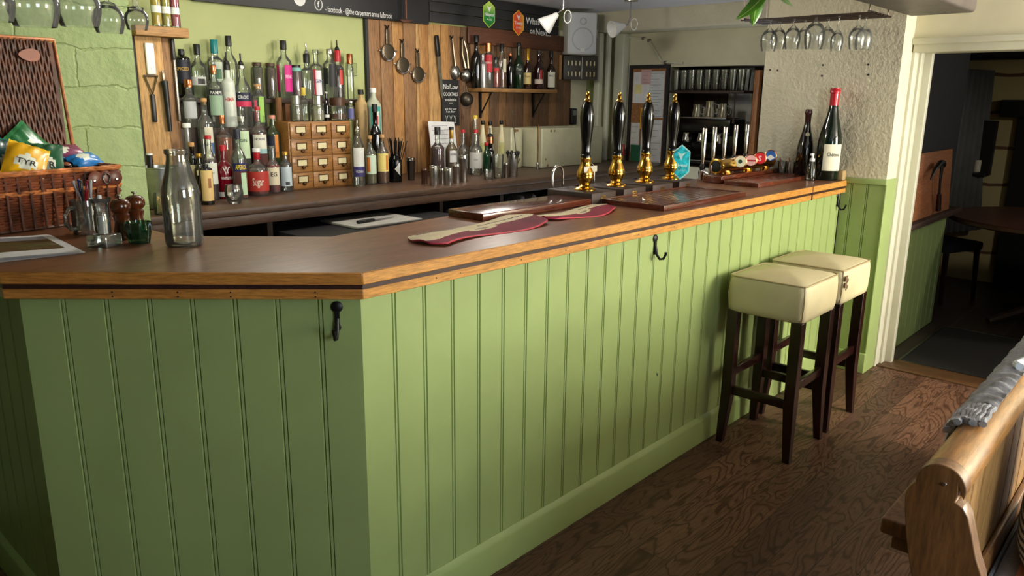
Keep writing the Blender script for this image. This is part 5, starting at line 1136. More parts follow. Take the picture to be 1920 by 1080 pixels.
c0 = at(1098, 124, y=2.56); t = thing('switch_panel', 'dark wall panel with two blocks of small brass levers below the loudspeaker', 'switch panel', (c0.x, 2.62, c0.z-.112), -.55)
m = MB(); m.rbox((-.155, -.02, 0), (.155, .04, .197), .005); m.build('panel', mat('panel_dark', (58, 52, 46), .4, var=.1), t); m = MB(); m.rbox((.008, -.023, .008), (.014, -.0195, .19), .001); m.build('divider', STEEL, t)
for r in range(2):
    for k in range(7):
        if r == 0 and k == 6: pass
        x = -.115+.034*k+(.03 if k > 3 else 0); z = .045+.088*r
        MB().rbox((x-.006, -.034, z-.018), (x+.006, -.020, z+.022), .003).build('lever', mat('lever_brass', (196, 184, 150), .3, .7), t)
m = MB(); m.rbox((-.19, -.01, 0), (-.165, .04, .2), .004); m.build('wooden_side', PALW1, t)
m = MB()
xs = 4.36
m.rbox((4.50, YB-.16, 0), (4.56, YB-.10, 2.085), .01); m.rbox((4.58, YB-.20, 0), (4.62, YB-.16, 2.085), .01); m.rbox((4.655, YB-.30, 0), (4.745, YB-.20, 2.085), .012)
struct(m.build('trim_5', CREAMGLOSS))
a = at(1141, 277, x=4.64); t = thing('fire_call_point', 'small red fire alarm call point on the pale pipe boxing', 'fire alarm', (4.60, YB-.335, a.z-.06), -.9)
MB().rbox((-.045, -.03, 0), (.045, .02, .10), .005).build('red_case', mat('alarm_red', (176, 24, 30), .4), t); MB().rbox((-.026, -.033, .03), (.026, -.029, .075), .001).build('white_window', WHITE, t)
a = at(1083, 212, y=2.66); t = thing('card_reader', 'small black card terminal hanging on the cream wall behind the first beer pump', 'card terminal', (a.x, YB-.03, a.z-.06)); MB().rbox((-.035, -.02, -.04), (.035, .02, .1), .008).build('terminal_body', BLACKPL, t); MB().rbox((-.025, -.0225, .04), (.025, -.019, .085), .002).build('screen', mat('dull_screen', (110, 116, 110), .2), t)
# noticeboard on the far wall
XE = 4.748
t = thing('noticeboard', 'black framed noticeboard crowded with papers on the far cream wall', 'noticeboard', (XE, 2.42, .78))
Mn = frame((-.001, 0, 0), (0, -1, 0), (0, 0, 1), (-1, 0, 0)); L, Hn = .40, 1.04
m = MB()
for a, b in (((0, 0, 0), (.03, Hn, .022)), ((L-.03, 0, 0), (L, Hn, .022)), ((.03, 0, 0), (L-.03, .03, .022)), ((.03, Hn-.03, 0), (L-.03, Hn, .022))): m.box(a, b, 0, Mn)
m.build('frame', BLACKP, t); m = MB(); m.box((.03, .03, 0), (L-.03, Hn-.03, .008), 0, Mn); m.build('cork_panel', mat('corkboard', (150, 104, 62), .85, var=.15, vs=60), t)
INK = mat('print_ink', (120, 122, 130), .8)
for k, (a, b, c, rows) in enumerate((((.04, .72), (.20, .98), (222, 222, 224), 0), ((.20, .60), (.355, .985), (206, 210, 214), 16), ((.06, .80), (.13, .88), (226, 214, 150), 0), ((.12, .88), (.22, 1.0), (206, 170, 170), 4), ((.13, .50), (.20, .68), (236, 166, 40), 3), ((.04, .30), (.13, .55), (214, 214, 210), 5), ((.045, .12), (.16, .36), (34, 96, 66), 0), ((.15, .10), (.36, .58), (212, 214, 214), 9), ((.04, .04), (.14, .12), (224, 224, 222), 2))):
    m = MB(); z = .009+.0012*k; m.box((a[0], a[1], z), (b[0], b[1], z+.001), 0, Mn); s = m.build('sheet', mat('pinned_%d' % k, c, .8), t)
    if rows:
        m = MB()
        for r in range(rows): y = b[1]-(b[1]-a[1])*(r+.7)/rows; m.box((a[0]+.012, y, z+.001), (b[0]-.012-.02*(r % 3), y+.003, z+.0014), 0, Mn)
        m.build('print', INK, s)
# conduit
p_ = [Vector((XE-.012, 2.47, 2.06)), Vector((XE-.012, 2.30, 2.04)), Vector((XE-.012, 2.24, 2.02)), Vector((XE-.012, 2.11, 1.85)), Vector((XE-.012, 2.07, 1.836)), Vector((XE-.012, 1.90, 1.83))]
t = thing('cable_conduit', 'cream cable conduit running down the far wall to the niche', 'conduit'); MB().tube(p_, .010, 8).build('conduit', CREAMGLOSS, t)
for q in (p_[1], p_[2], p_[4]): MB().lathe([(0, -.012), (.014, -.012), (.014, .012), (0, .012)], 10, M=Matrix.Translation(q) @ Matrix.Rotation(PI/2, 4, 'X')).build('clip', mat('clip_grey', (110, 104, 90), .5), t)
# niche: shelf of glasses, coffee machine, papers
sh_ = thing('niche_shelf', 'dark shelf of pint glasses across the niche behind the taps', 'shelf', (4.80, 1.34, 1.607)); MB().rbox((-.06, 0, -.022), (.16, .68, 0), .003).build('shelf_board', DKWOOD, sh_)
k = 0
for i in range(9):
    for j in range(2):
        y = 1.39+.074*i; x = 4.785+.085*j; t = thing('pint_glass', ['straight pint glass in the front row on the niche shelf', 'straight pint glass in the back row on the niche shelf'][j], 'glass', (x, y, 1.6075), 0, ['front row of pint glasses in the niche', 'back row of pint glasses in the niche'][j])
        MB().lathe([(0, .006), (.024, 0), (.027, .004), (.035, .165), (.033, .165), (.026, .012), (0, .012)], 18).build('glass_body', CLEAR, t, smooth=60)
t = thing('coffee_machine', 'black and chrome espresso machine in the dark niche', 'coffee machine', (4.86, 1.72, .981))
m = MB(); m.rbox((-.06, -.26, 0), (.20, .24, .05), .008); m.rbox((.06, -.26, .05), (.20, .24, .30), .008); m.rbox((-.07, -.26, .28), (.20, .24, .40), .012); m.build('body', BLACKG, t)
m = MB(); m.rbox((-.075, -.22, .40), (.18, .20, .412), .003); m.rbox((-.08, -.24, .05), (.05, .22, .058), .002); m.build('chrome_trays', CHROME, t)
for y in (-.14, .02, .16):
    m = MB(); m.lathe([(0, .20), (.035, .20), (.038, .235), (.03, .25), (.03, .28), (0, .28)], 20, c=(-.02, y, 0)); m.build('group_head', CHROME, t); m = MB(); m.tube([(-.02, y, .21), (-.16, y, .19)], [.010, .014], 8); m.build('portafilter_handle', BLACKPL, t)
for k, (y, r, h, lb) in enumerate(((1.80, .045, .10, 'steel milk jug on top of the espresso machine, nearest the noticeboard'), (1.68, .05, .13, 'large steel milk jug in the middle of the espresso machine top'), (1.56, .045, .11, 'steel milk jug on the espresso machine beside the pinned yellow paper'))):
    t = thing('milk_jug', lb, 'jug', (4.85, y, 1.3935), 0, 'steel jugs on the espresso machine'); m = MB(); m.lathe([(0, 0), (r, 0), (r*1.03, .01), (r*.8, h*.7), (r*.85, h), (r*.8, h), (r*.75, h*.7), (r*.95, .01), (0, .006)], 22); m.build('jug_body', CHROME, t); m = MB(); m.tube([(.0, -r*.9, h*.2), (0, -r*1.5, h*.3), (0, -r*1.5, h*.75), (0, -r*.85, h*.85)], .005, 6); m.build('handle', CHROME, t)
t = thing('paper_notice', 'pale yellow paper pinned at the back of the niche', 'paper', (5.174, at(1332, 232, x=5.174).y, 1.16)); m = MB(); m.rbox((0, -.08, .02), (.003, .08, .30), .001); m.build('sheet', mat('yellow_paper', (216, 212, 160), .8), t)
t = thing('wall_notice', 'white notice sheet hanging at the back of the niche', 'paper', (5.174, at(1365, 190, x=5.174).y, 1.28)); m = MB(); m.rbox((0, -.22, 0), (.003, .0, .52), .001); m.build('backing_sheet', mat('grey_card', (196, 196, 190), .7), t); m = MB(); m.rbox((-.002, -.20, .22), (.0, -.04, .49), .0005); m.build('printed_sheet', mat('lilac_paper', (196, 198, 216), .7), t)
t = thing('shoe_horn', 'thin dark wooden spatula hanging over the white notice sheet', 'spatula', (4.75, at(1378, 190, x=4.75).y, 1.35)); m = MB(); m.tube([(0, 0, .24), (0, 0, .06), (0, 0, 0)], [.004, .006, .014], 8); m.build('spatula', DKWOOD, t)
tag(MB().rbox((4.70, 1.20, .0), (4.745, 1.245, 1.76), .004).build('timber_batten', wood('orange_timber', (190, 128, 76), (164, 104, 58), 2, 6)), 'upright orange timber batten at the right of the niche', 'batten')
# ceiling spotlights
for px, py, rx, ry, lb, dz in ((1030, 40, .0, .0, 'white cone spotlight in front of the slatted signboard', 1), (1157, 52, .0, .0, 'white cone spotlight in front of the pale pipe boxing', -1)):
    p = at(px, py, y=1.9); t = thing('spotlight', lb, 'spotlight', (p.x, p.y, p.z), 0, 'white ceiling spotlights')
    ax = (RT*(-.75)+Vector((0, 0, -.65))) if dz > 0 else (RT*(-.82)+Vector((0, 0, -.35))-FWD*.45); ax.normalize()
    M = frame((0, 0, 0), ax.cross(Vector((0, 0, 1))), ax.cross(ax.cross(Vector((0, 0, 1)))), ax)
    m = MB(); m.lathe([(0, -.075), (.012, -.073), (.02, -.06), (.024, -.04), (.055, .03), (.06, .05), (.056, .05), (.05, .03), (.02, -.03), (0, -.035)], 26, M=M); m.build('cone_shade', WHITE, t)
    top = ZC-p.z; m = MB(); q = -ax*.075; m.tube([q, q*1.3, Vector((q.x*1.6, q.y*1.6, .08)), Vector((q.x*1.6, q.y*1.6, top-.01))], .0055, 8); m.build('stem', CHROME, t)
    m = MB(); m.lathe([(0, top-.022), (.05, top-.022), (.052, top-.001), (0, top-.001)], 24, c=(q.x*1.6, q.y*1.6, 0)); m.build('ceiling_rose', STEEL, t)
    m = MB(); q2 = Vector((q.x*1.6, q.y*1.6, .03)); s = RT*.03; m.tube([q2+s+.03*(RT*.8*math.cos(v))+Vector((0, 0, .04*math.sin(v))) for v in [2*PI*i/16 for i in range(16)]], .003, 6, close=True); m.build('cable_loop', WHITE, t)

for k, (x, z, lb) in enumerate(((2.84, .851, 'grey rolled bar cloth lying on the low shelf behind the swan neck taps'), (2.96, .851, 'grey rolled bar cloth farther along the low shelf under the back counter'))):
    t = thing('rolled_cloth', lb, 'cloth', (x, 2.08, z), 0, 'rolled bar cloths'); m = MB(); m.tube([(0, -.10+.02*i, .002*math.sin(i*2)) for i in range(11)], [.022, .027, .028, .0265, .028, .027, .028, .027, .028, .027, .022], 14); m.build('roll', mat('grey_cloth', (120, 120, 118), .9, var=.2, vs=40), t)
# ------------------------------------------------------------------ glasses hanging over the bar, plant leaves, ceiling beam
struct(MB().rbox((-2.2, -.56, 1.945), (3.20, -.26, ZC+.01), .02).build('ceiling_beam_2', mat('beam_paint', (92, 85, 80), .5, var=.15)))
WG = glass('wine_glass', (251, 252, 251), (222, 226, 223), .03, ior=1.3, haze=.05)
t = thing('glass_rack', 'wire stemware rack hanging over the bar beside the rough cast wall', 'glass rack', (2.86, 0, 1.93))
for k, x in enumerate((-.10, -.055, .0, .045, .10, .145)): MB().tube([(x, .42, 0), (x, -.24, 0)], .004, 8).build('rod', mat('rack_steel', (120, 108, 100), .35, .8), t)
m = MB(); m.tube([(-.12, .40, .006), (.16, .40, .006)], .005, 8); m.tube([(-.12, -.22, .006), (.16, -.22, .006)], .005, 8)
for x in (-.11, .15):
    for y in (.40, -.22): m.tube([(x, y, .006), (x, y, ZC-1.931)], .003, 6)
m.build('hanger_frame', mat('rack_steel', (0, 0, 0)), t)
def stem_glass(px, py_rim, x, R, bh, lb, grp, rot=0):
    p = at(px, py_rim, x=x); zr = p.z; H = 1.936-zr
    t = thing('wine_glass', lb, 'wine glass', (x, p.y, zr), rot, grp)
    pr = [(R*.80, 0), (R*.93, bh*.25), (R, bh*.5), (R*.93, bh*.72), (R*.6, bh*.93), (.012, bh*1.02), (.0045, bh*1.12), (.004, H-.016), (.008, H-.008), (.035, H-.002), (.036, H), (0, H)]
    inn = [(R*.78, .0), (R*.91, bh*.25), (R*.98, bh*.5), (R*.91, bh*.71), (R*.57, bh*.915), (0, bh*.97)]
    MB().lathe(inn[::-1]+pr, 26).build('bowl_and_stem', WG, t, smooth=60); return t
xs_ = ((1440, 96, 2.805, .043, .105, 'hanging wine glass at the left end of the rack beneath the leaves'), (1458, 92, 2.91, .040, .10, 'hanging wine glass second along the rack by the leaf tip'), (1484, 92, 2.81, .040, .105, 'hanging wine glass left of the biggest one'), (1505, 92, 2.91, .038, .10, 'hanging wine glass partly behind the biggest one on its left'), (1525, 92, 2.80, .050, .125, 'biggest hanging wine glass near the middle of the rack'), (1548, 92, 2.91, .042, .10, 'hanging wine glass just right of the biggest one'), (1567, 96, 2.81, .030, .09, 'narrow hanging champagne glass before the gap in the rack'), (1605, 92, 2.81, .041, .10, 'hanging wine glass at the right end of the rack, in front'), (1617, 93, 2.91, .040, .10, 'hanging wine glass at the right end of the rack, behind another'))
for a in xs_: stem_glass(*a, 'wine glasses hanging on the right rack')
# balloon glasses on the left
t = thing('glass_rack', 'wire stemware rack over the left end of the bar', 'glass rack', (-.33, .62, 1.86))
m = MB()
for y in (-.12, -.075, .05, .095, .2, .245): m.tube([(-.75, y, 0), (.25, y, 0)], .004, 8)
for x in (-.5, .2): m.tube([(x, -.14, .006), (x, .27, .006)], .004, 8); m.tube([(x, .06, .006), (x, .06, ZC-1.861)], .003, 6)
m.build('rods', mat('rack_steel', (0, 0, 0)), t)
def balloon(px, py, y, R, lb):
    p = at(px, py, y=y); H = 1.868-p.z; bh = R*1.9
    t = thing('balloon_glass', lb, 'gin glass', (p.x, y, p.z), 0, 'balloon glasses hanging at the left')
    pr = [(R*.80, 0), (R*.9, bh*.16), (R*.99, bh*.36), (R, bh*.48), (R*.93, bh*.68), (R*.65, bh*.88), (.02, bh*.99), (.006, bh*1.06), (.005, H-.02), (.036, H-.003), (.036, H), (0, H)]
    inn = [(R*.79, .0), (R*.89, bh*.16), (R*.98, bh*.36), (R*.99, bh*.48), (R*.92, bh*.68), (R*.64, bh*.875), (0, bh*.97)]
    MB().lathe(inn[::-1]+pr, 30).build('bowl_and_stem', WG, t, smooth=60)
balloon(-10, 40, .58, .046, 'hanging balloon glass at the left end of the left rack')
balloon(67, 50, .60, .057, 'hanging balloon glass above the hamper lid')
balloon(150, 50, .66, .054, 'hanging balloon glass between the hamper lid and the pier edge')
balloon(206, 62, .72, .040, 'smaller hanging glass in front of the painted stone')
balloon(258, 56, .60, .029, 'narrow hanging glass in front of the short shelf')
# leaves
LEAF = mat('leaf_green', (74, 128, 28), .35, var=.2, vs=14, coat=.15); VEIN = mat('leaf_vein', (176, 206, 110), .4)
t = thing('hanging_plant', 'bright green pointed leaves hanging from the ceiling near the wine glasses', 'plant', at(1420, -60, x=2.55))
def leaf(base, tip, w, nrm, mt=LEAF):
    base = Vector(base)-t.location; tip = Vector(tip)-t.location; u = tip-base; L = u.length; u.normalize(); nrm = Vector(nrm); v = u.cross(nrm).normalized(); n = v.cross(u)
    vs = []; fs = []; N = 12
    for i in range(N+1):
        f = i/N; hw = w*math.sin(PI*min(1, f*.93+.07))**.8*(1-f*.35)
        if i == N: hw = .0005
        c = base+u*(L*f)-Vector((0, 0, .02*math.sin(PI*f)))
        vs += [c+v*hw+n*hw*.35, c+n*.0, c-v*hw+n*hw*.35, c-n*.001]
    for i in range(N):
        a = 4*i; fs += [(a, a+1, a+5, a+4), (a+1, a+2, a+6, a+5)]
    m = MB(); m.add(vs, fs); o = m.build('leaf', mt, t, smooth=60); sd = o.modifiers.new('s', 'SOLIDIFY'); sd.thickness = .001
    m = MB(); m.tube([base+u*(L*i/8)-Vector((0, 0, .02*math.sin(PI*i/8)))+n*.002 for i in range(9)], [.003, .003, .003, .0025, .0025, .002, .002, .0015, .001], 5); m.build('midrib', VEIN, o)
leaf(at(1424, -45, x=2.55), at(1411, 50, x=2.50), .042, -FWD)
leaf(at(1450, -30, x=2.52), at(1379, 37, x=2.44), .036, -FWD+UP*.5)
leaf(at(1445, -40, x=2.62), at(1486, 12, x=2.66), .022, -FWD+UP*.3, mat('leaf_pale', (140, 176, 120), .35, var=.1))
m = MB(); m.tube([(0, 0, .35 if t.location.z+.35 < ZC else ZC-t.location.z-.002), (0, 0, .0)], .005, 6); m.build('stem', LEAF, t)

# ------------------------------------------------------------------ bar stools
SEAT = mat('cream_leatherette', (202, 192, 154), .5, var=.05, vs=5, bs=.08, bscale=20); SEATP = mat('seat_piping', (176, 158, 116), .5); LEGW = wood('dark_stool_wood', (48, 14, 10), (32, 9, 7), 2, 8, .28, .05, .3, 10)
def stool(x0, x1, y0, y1, lb, stain):
    w, d = (x1-x0)/2, (y1-y0)/2; t = thing('bar_stool', lb, 'bar stool', ((x0+x1)/2, (y0+y1)/2, 0), 0, 'cream topped bar stools')
    # padded seat: rounded block with a domed top
    m = MB(); n = 16; vs = []; fs = []; Z0, Z1 = .625, .785
    rows = [(0, .93), (.008, .975), (.03, 1.0), (.08, 1.012), (.13, 1.005), (.152, .992), (.160, .975)]
    def ring(sc, z):
        out = []; r = .035*sc; W, D = w*sc, d*sc
        for cx, cyy, a0 in ((W-r, D-r, 0), (-W+r, D-r, PI/2), (-W+r, -D+r, PI), (W-r, -D+r, 1.5*PI)):
            out += [(cx+r*math.cos(a0+PI/2*i/5), cyy+r*math.sin(a0+PI/2*i/5), z) for i in range(6)]
        return out
    rr = [ring(s, Z0+z) for z, s in rows] + [ring(s, Z1+.028*(1-s*s)) for s in (.9, .75, .55, .3, .1)]
    k = 24
    for r_ in rr: vs += r_
    for i in range(len(rr)-1):
        for j in range(k): fs.append((i*k+j, i*k+(j+1) % k, (i+1)*k+(j+1) % k, (i+1)*k+j))
    fs.append(tuple(range(k-1, -1, -1))); fs.append(tuple((len(rr)-1)*k+j for j in range(k)))
    m.add(vs, fs); s = m.build('padded_seat', SEAT, t, smooth=70)
    m = MB(); m.tube(ring(.982, Z1+.0015), .0032, 6, close=True); m.build('piping', SEATP, s)
    m = MB()
    for sx in (-1, 1):
        for sy in (-1, 1): m.tube([Vector((sx*(w*.975-.008), sy*(d*.975-.008), Z0+.01)), Vector((sx*(w-.006), sy*(d-.006), Z0+.08)), Vector((sx*(w*.98-.008), sy*(d*.98-.008), Z1))], .0022, 5)
    m.build('seams', SEATP, s)
    for sx in (-1, 1):
        for sy in (-1, 1):
            m = MB(); cx, cyy = sx*(w-.030), sy*(d-.030); a, b = .0235, .0155
            fx, fy = sx*(w-.016), sy*(d-.016)
            m.add([(cx-a, cyy-a, .63), (cx+a, cyy-a, .63), (cx+a, cyy+a, .63), (cx-a, cyy+a, .63), (cx-a, cyy-a, .24), (cx+a, cyy-a, .24), (cx+a, cyy+a, .24), (cx-a, cyy+a, .24), (fx-b, fy-b, 0), (fx+b, fy-b, 0), (fx+b, fy+b, 0), (fx-b, fy+b, 0)],
                [(0, 1, 2, 3)]+[(4*i+j, 4*i+4+j, 4*i+4+(j+1) % 4, 4*i+(j+1) % 4) for i in range(2) for j in range(4)]+[(11, 10, 9, 8)])
            m.build('leg', LEGW, t, bevel=.003)
    for (a, b) in (((-w+.022, -d+.05, .235), (-w+.044, d-.05, .275)), ((w-.044, -d+.05, .235), (w-.022, d-.05, .275)), ((-w+.05, -d+.020, .315), (w-.05, -d+.042, .355)), ((-w+.05, d-.042, .315), (w-.05, d-.020, .355))):
        MB().rbox(a, b, .003).build('stretcher', LEGW, t)
    if stain:
        m = MB()
        for i in range(7): m.lathe([(0, 0), (.006+.004*(i % 3), 0), (.004, .0008), (0, .001)], 8, M=frame((-w-.0045, -d+.05+.012*math.sin(i*2.1), Z0+.07+.012*i), (0, -1, 0), (0, 0, 1), (-1, 0, 0)) if False else frame((-w+.03+.012*math.sin(i*2.1), -d-.0035, Z0+.075+.010*i), (1, 0, 0), (0, 0, 1), (0, -1, 0)))
        m.build('scuff_marks', mat('scuff', (110, 88, 60), .7), s)
stool(1.935, 2.315, -.375, -.025, 'cream padded bar stool with dark wooden legs, nearer to the pew', 0)
stool(2.375, 2.745, -.372, -.018, 'cream padded bar stool with a scuffed corner, standing nearer to the doorway', 1)
# blue paint fleck on the panel
p = at(1232, 703, y=PANEL-.001); tag(MB().add([(-.006, 0, .012), (.001, -.001, .006), (.008, 0, -.012), (-.001, -.001, -.002)], [(0, 3, 2, 1)]).build('paint_fleck', mat('blue_fleck', (20, 90, 110), .5), None, p, smooth=0), 'tiny blue fleck stuck on the long green bar front', 'fleck')

# ------------------------------------------------------------------ pew
pw = thing('pew', 'waxed pine pew with a scrolled end standing in front of the bar', 'pew', (.335, -1.26, 0))
def yz(px, py): q = at(px, py, x=.335); return (q.y+1.26, q.z)
out = [yz(*p) for p in ((1733, 893), (1722, 896), (1709, 906), (1702, 920), (1701, 945), (1704, 1000), (1710, 1050), (1715, 1079))]
out += [(out[-1][0]-.0, .50), (.08, .40), (.11, .0), (-.50, .0), (-.50, .36), (-.47, .41), (-.2, .44), (-.12, .52), (-.098, .62)]
out += [yz(*p) for p in ((1846, 1079), (1834, 1040), (1827, 1000), (1820, 965), (1810, 946), (1795, 935), (1800, 925), (1802, 905))]
cc = yz(1768, 905); rr = .041
arc = [(cc[0]+rr*math.cos(v), cc[1]+rr*math.sin(v)) for v in [-.25+ (PI+.35)*i/16 for i in range(17)]]
poly = out[:15]+out[15:] 
poly = [p for p in poly]
ordered = poly + arc[::1]
# arc runs from the -y side to the +y side: y decreases with picture x, so flip
arc = [(cc[0]-rr*math.cos(v), cc[1]+rr*math.sin(v)) for v in [-.35+(PI+.6)*i/18 for i in range(19)]]
ordered = poly + arc
Mp = Matrix(((0, 0, 1, 0), (1, 0, 0, 0), (0, 1, 0, 0), (0, 0, 0, 1)))
PINEE = wood('pine_end', (150, 106, 62), (116, 76, 40), 2, 6, .4, .12, .1, 8)
MB().prism(ordered, -.018, .020, 0, Mp).build('pew_end', PINEE, pw, bevel=.004)
L = 2.2
m = MB(); n = 18; m.lathe([(0, .021), (.040, .021), (.040, L), (0, L)], 26, M=frame((0, cc[0], cc[1]), (0, 1, 0), (0, 0, 1), (1, 0, 0))); m.build('top_rail', PINE, pw)
m = MB(); boarding(m, (.021, cc[0]-.028, 0), (1, 0, 0), (0, -1, 0), L-.03, .44, cc[1]-.02, .10, .1, .02); m.build('backrest_boards', wood('pine_boards', (190, 148, 92), (164, 122, 68), 2, 6, .45, .1, 0, 8), pw)
m = MB(); m.rbox((.021, cc[0]-.045, .44), (L, cc[0]-.029, .56), .006); m.build('lower_rail', PINEE, pw)  # darker pine here puts the recess shade into the rail's colour
m = MB(); m.rbox((.021, -.47, .395), (L, cc[0]-.03, .43), .008); m.build('seat', PINE, pw)
za = at(1668, 950, x=.40); zl = at(1668, 950, x=.41)
m = MB(); m.rbox((.022, cc[0]-.008, zl.z-.034), (L, zl.y+1.26, zl.z), .006); m.rbox((.03, cc[0]-.006, zl.z-.062), (L, zl.y+1.26-.022, zl.z-.035), .003); m.build('book_ledge', PINEE, pw)
m = MB(); m.lathe([(0, 0), (.004, 0), (.003, .002), (0, .0025)], 10, M=frame((-.018, cc[0]-.006, cc[1]+.006), (0, -1, 0), (0, 0, 1), (-1, 0, 0))); m.build('screw', CHROME, pw)
MB().prism([(y*1.0, z) for y, z in ordered], L, L+.038, 0, Mp).build('pew_end', PINEE, pw)
# seat cushion, striped cushion, throw
GREY = mat('grey_fabric', (136, 138, 146), .95, var=.06, vs=200, bs=.4, bscale=400)
t = thing('seat_cushion', 'grey fabric seat cushion along the pew', 'cushion', (.40, -1.26, .4315)); m = MB(); m.rbox((0, -.46, 0), (1.9, cc[0]-.05, .085), .03, seg=4); m.build('cushion_body', GREY, t, smooth=60)
m = MB(); m.tube([(0.01, cc[0]-.052, .08), (1.88, cc[0]-.052, .08)], .004, 6); m.build('piping', mat('grey_piping', (92, 94, 100), .9), t)
def stripes():
    m_, nt, b_ = newmat('grey_stripes'); v = coords(nt); wv = nt.nodes.new('ShaderNodeTexWave'); wv.inputs['Scale'].default_value = 18; wv.inputs['Distortion'].default_value = .6; wv.bands_direction = 'Z'; nt.links.new(v, wv.inputs['Vector'])
    nt.links.new(ramp(nt, wv.outputs['Fac'], [(.35, (52, 56, 66)), (.6, (176, 182, 192))]), b_.inputs['Base Color']); b_.inputs['Roughness'].default_value = .9; return m_
q = at(1945, 915, y=-1.34); t = thing('striped_cushion', 'grey and white striped cushion leaning on the pew back', 'cushion', (at(1903, 910, y=-1.34).x+.30, -1.40, .520), .10)
m = MB(); n = 14; vs = []; fs = []
for s in (1, -1):
    for i in range(n+1):
        for j in range(n+1):
            u, v = i/n*2-1, j/n*2-1; pf = max(0, (1-u**4)*(1-v**4))**.6; vs.append((u*.2*(1-.05*v*v), s*(.062*pf+.001)-.028*v, .2+v*.2*(1-.05*u*u)))
for s in (0, 1):
    for i in range(n):
        for j in range(n): a = s*(n+1)**2+i*(n+1)+j; qd = (a, a+n+1, a+n+2, a+1); fs.append(qd if s else qd[::-1])
m.add(vs, fs); m.build('cushion_body', stripes(), t, smooth=60)
q = at(1893, 1066, z=.520); tag(MB().rbox((-.10, -.06, 0), (.10, .06, .006), .003).build('tan_pad', mat('tan_suede', (186, 132, 104), .8), None, (q.x-.02, q.y-.075, .5185), .0), 'flat tan pad lying on the grey pew cushion', 'pad')
KN = mat('grey_knit', (136, 136, 138), .95, var=.12, vs=60, bs=.7, bscale=130)
t = thing('throw_blanket', 'grey knitted throw with a tasselled fringe draped over the pew rail', 'throw', (.335, -1.26, 0))
zc, rc = cc[1], .046; path = []
for v in [-.5+ (PI*.62)*i/10 for i in range(11)]: pass
# section over the rail, front (-y) to back (+y) and down behind
sec = [(cc[0]+rc*math.sin(a), zc+rc*math.cos(a)) for a in [(-.30+1.9*i/12) for i in range(13)]]
sec += [(sec[-1][0]+.012*f, sec[-1][1]-.10*f) for f in (.2, .4, .6)]
x0, x1, N = .31, 1.75, 120; vs = []; k = len(sec)
for s in (0, .007):
    for i in range(N+1):
        x = x0+(x1-x0)*i/N
        for j, (y, z) in enumerate(sec):
            a = math.atan2(y-cc[0], z-zc); rip = .004*math.sin(i*1.6)+.003*math.sin(i*.37+j)
            vs.append((x+.02*math.sin(j*.4), y+math.sin(min(a, 1.6))*(s+rip+.003), z+math.cos(min(a, 1.6))*(s+rip+.003)))
fs = []
for s in (0, 1):
    for i in range(N):
        for j in range(k-1): a = s*(N+1)*k+i*k+j; qd = (a, a+k, a+k+1, a+1); fs.append(qd if s else qd[::-1])
T = (N+1)*k
for i in range(N): a = i*k; fs.append((a, T+a, T+a+k, a+k)); a += k-1; fs.append((a, a+k, T+a+k, T+a))
for j in range(k-1): fs.append((j, j+1, T+j+1, T+j)); a = N*k+j; fs.append((a, T+a, T+a+1, a+1))
m = MB(); m.add(vs, fs); m.build('knitted_cloth', KN, t, smooth=60)
FR = mat('fringe', (150, 150, 152), .95, var=.15, vs=80)
for i in range(9):
    j = i*1.4; a = (-.25+.17*i); y, z = cc[0]+(rc+.009)*math.sin(a), zc+(rc+.009)*math.cos(a); b = Vector((x0+.004, y, z)); random.seed(i)
    if a > 1.45: y, z = cc[0]+rc+.009, zc-.03-.02*(i-9); b = Vector((x0+.004, y, z))
    pts = [b]; 
    for q in range(6): pts.append(pts[-1]+Vector((-.014-.004*random.random(), (.003*math.sin(q*2+i)), .002*math.cos(q*1.7+i)-.002*(q > 2))))
    m = MB(); m.tube(pts, [.0055, .006, .0045, .006, .0045, .006, .008], 7); m.build('tassel', FR, t)
LT = mat('pale_yarn', (198, 204, 210), .9, var=.1)
pts = [Vector((.62+.035*i, cc[0]-.004+.012*math.sin(i*1.3), zc+rc+.014+.004*math.cos(i*2))) for i in range(9)]
m = MB(); m.tube(pts, .009, 8); m.build('pale_cord', LT, t)

# ------------------------------------------------------------------ the dim room through the doorway
TILE = None
def slate_floor():
    m_, nt, b_ = newmat('dark_tiles'); v = coords(nt); br = nt.nodes.new('ShaderNodeTexBrick'); br.offset = .5
    for k_, x in (('Scale', 1), ('Mortar Size', .006), ('Brick Width', .5), ('Row Height', .32)): br.inputs[k_].default_value = x
    br.inputs['Color1'].default_value = lin((76, 60, 52)); br.inputs['Color2'].default_value = lin((62, 50, 46)); br.inputs['Mortar'].default_value = lin((96, 84, 78)); nt.links.new(v, br.inputs['Vector']); nt.links.new(br.outputs['Color'], b_.inputs['Base Color']); b_.inputs['Roughness'].default_value = .45; return m_
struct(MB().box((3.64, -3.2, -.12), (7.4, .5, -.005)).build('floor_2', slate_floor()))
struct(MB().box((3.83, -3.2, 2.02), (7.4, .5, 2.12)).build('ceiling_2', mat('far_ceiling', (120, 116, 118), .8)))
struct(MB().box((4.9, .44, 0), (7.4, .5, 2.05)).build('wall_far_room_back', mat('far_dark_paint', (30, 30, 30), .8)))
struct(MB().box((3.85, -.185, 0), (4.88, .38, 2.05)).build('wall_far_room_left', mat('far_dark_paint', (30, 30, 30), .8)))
m = MB(); boarding(m, (3.70, -.19, 0), (1, 0, 0), (0, -1, 0), 1.15, .0, .80, .12, .12, .006); struct(m.build('wall_far_room_dado', GREEN))
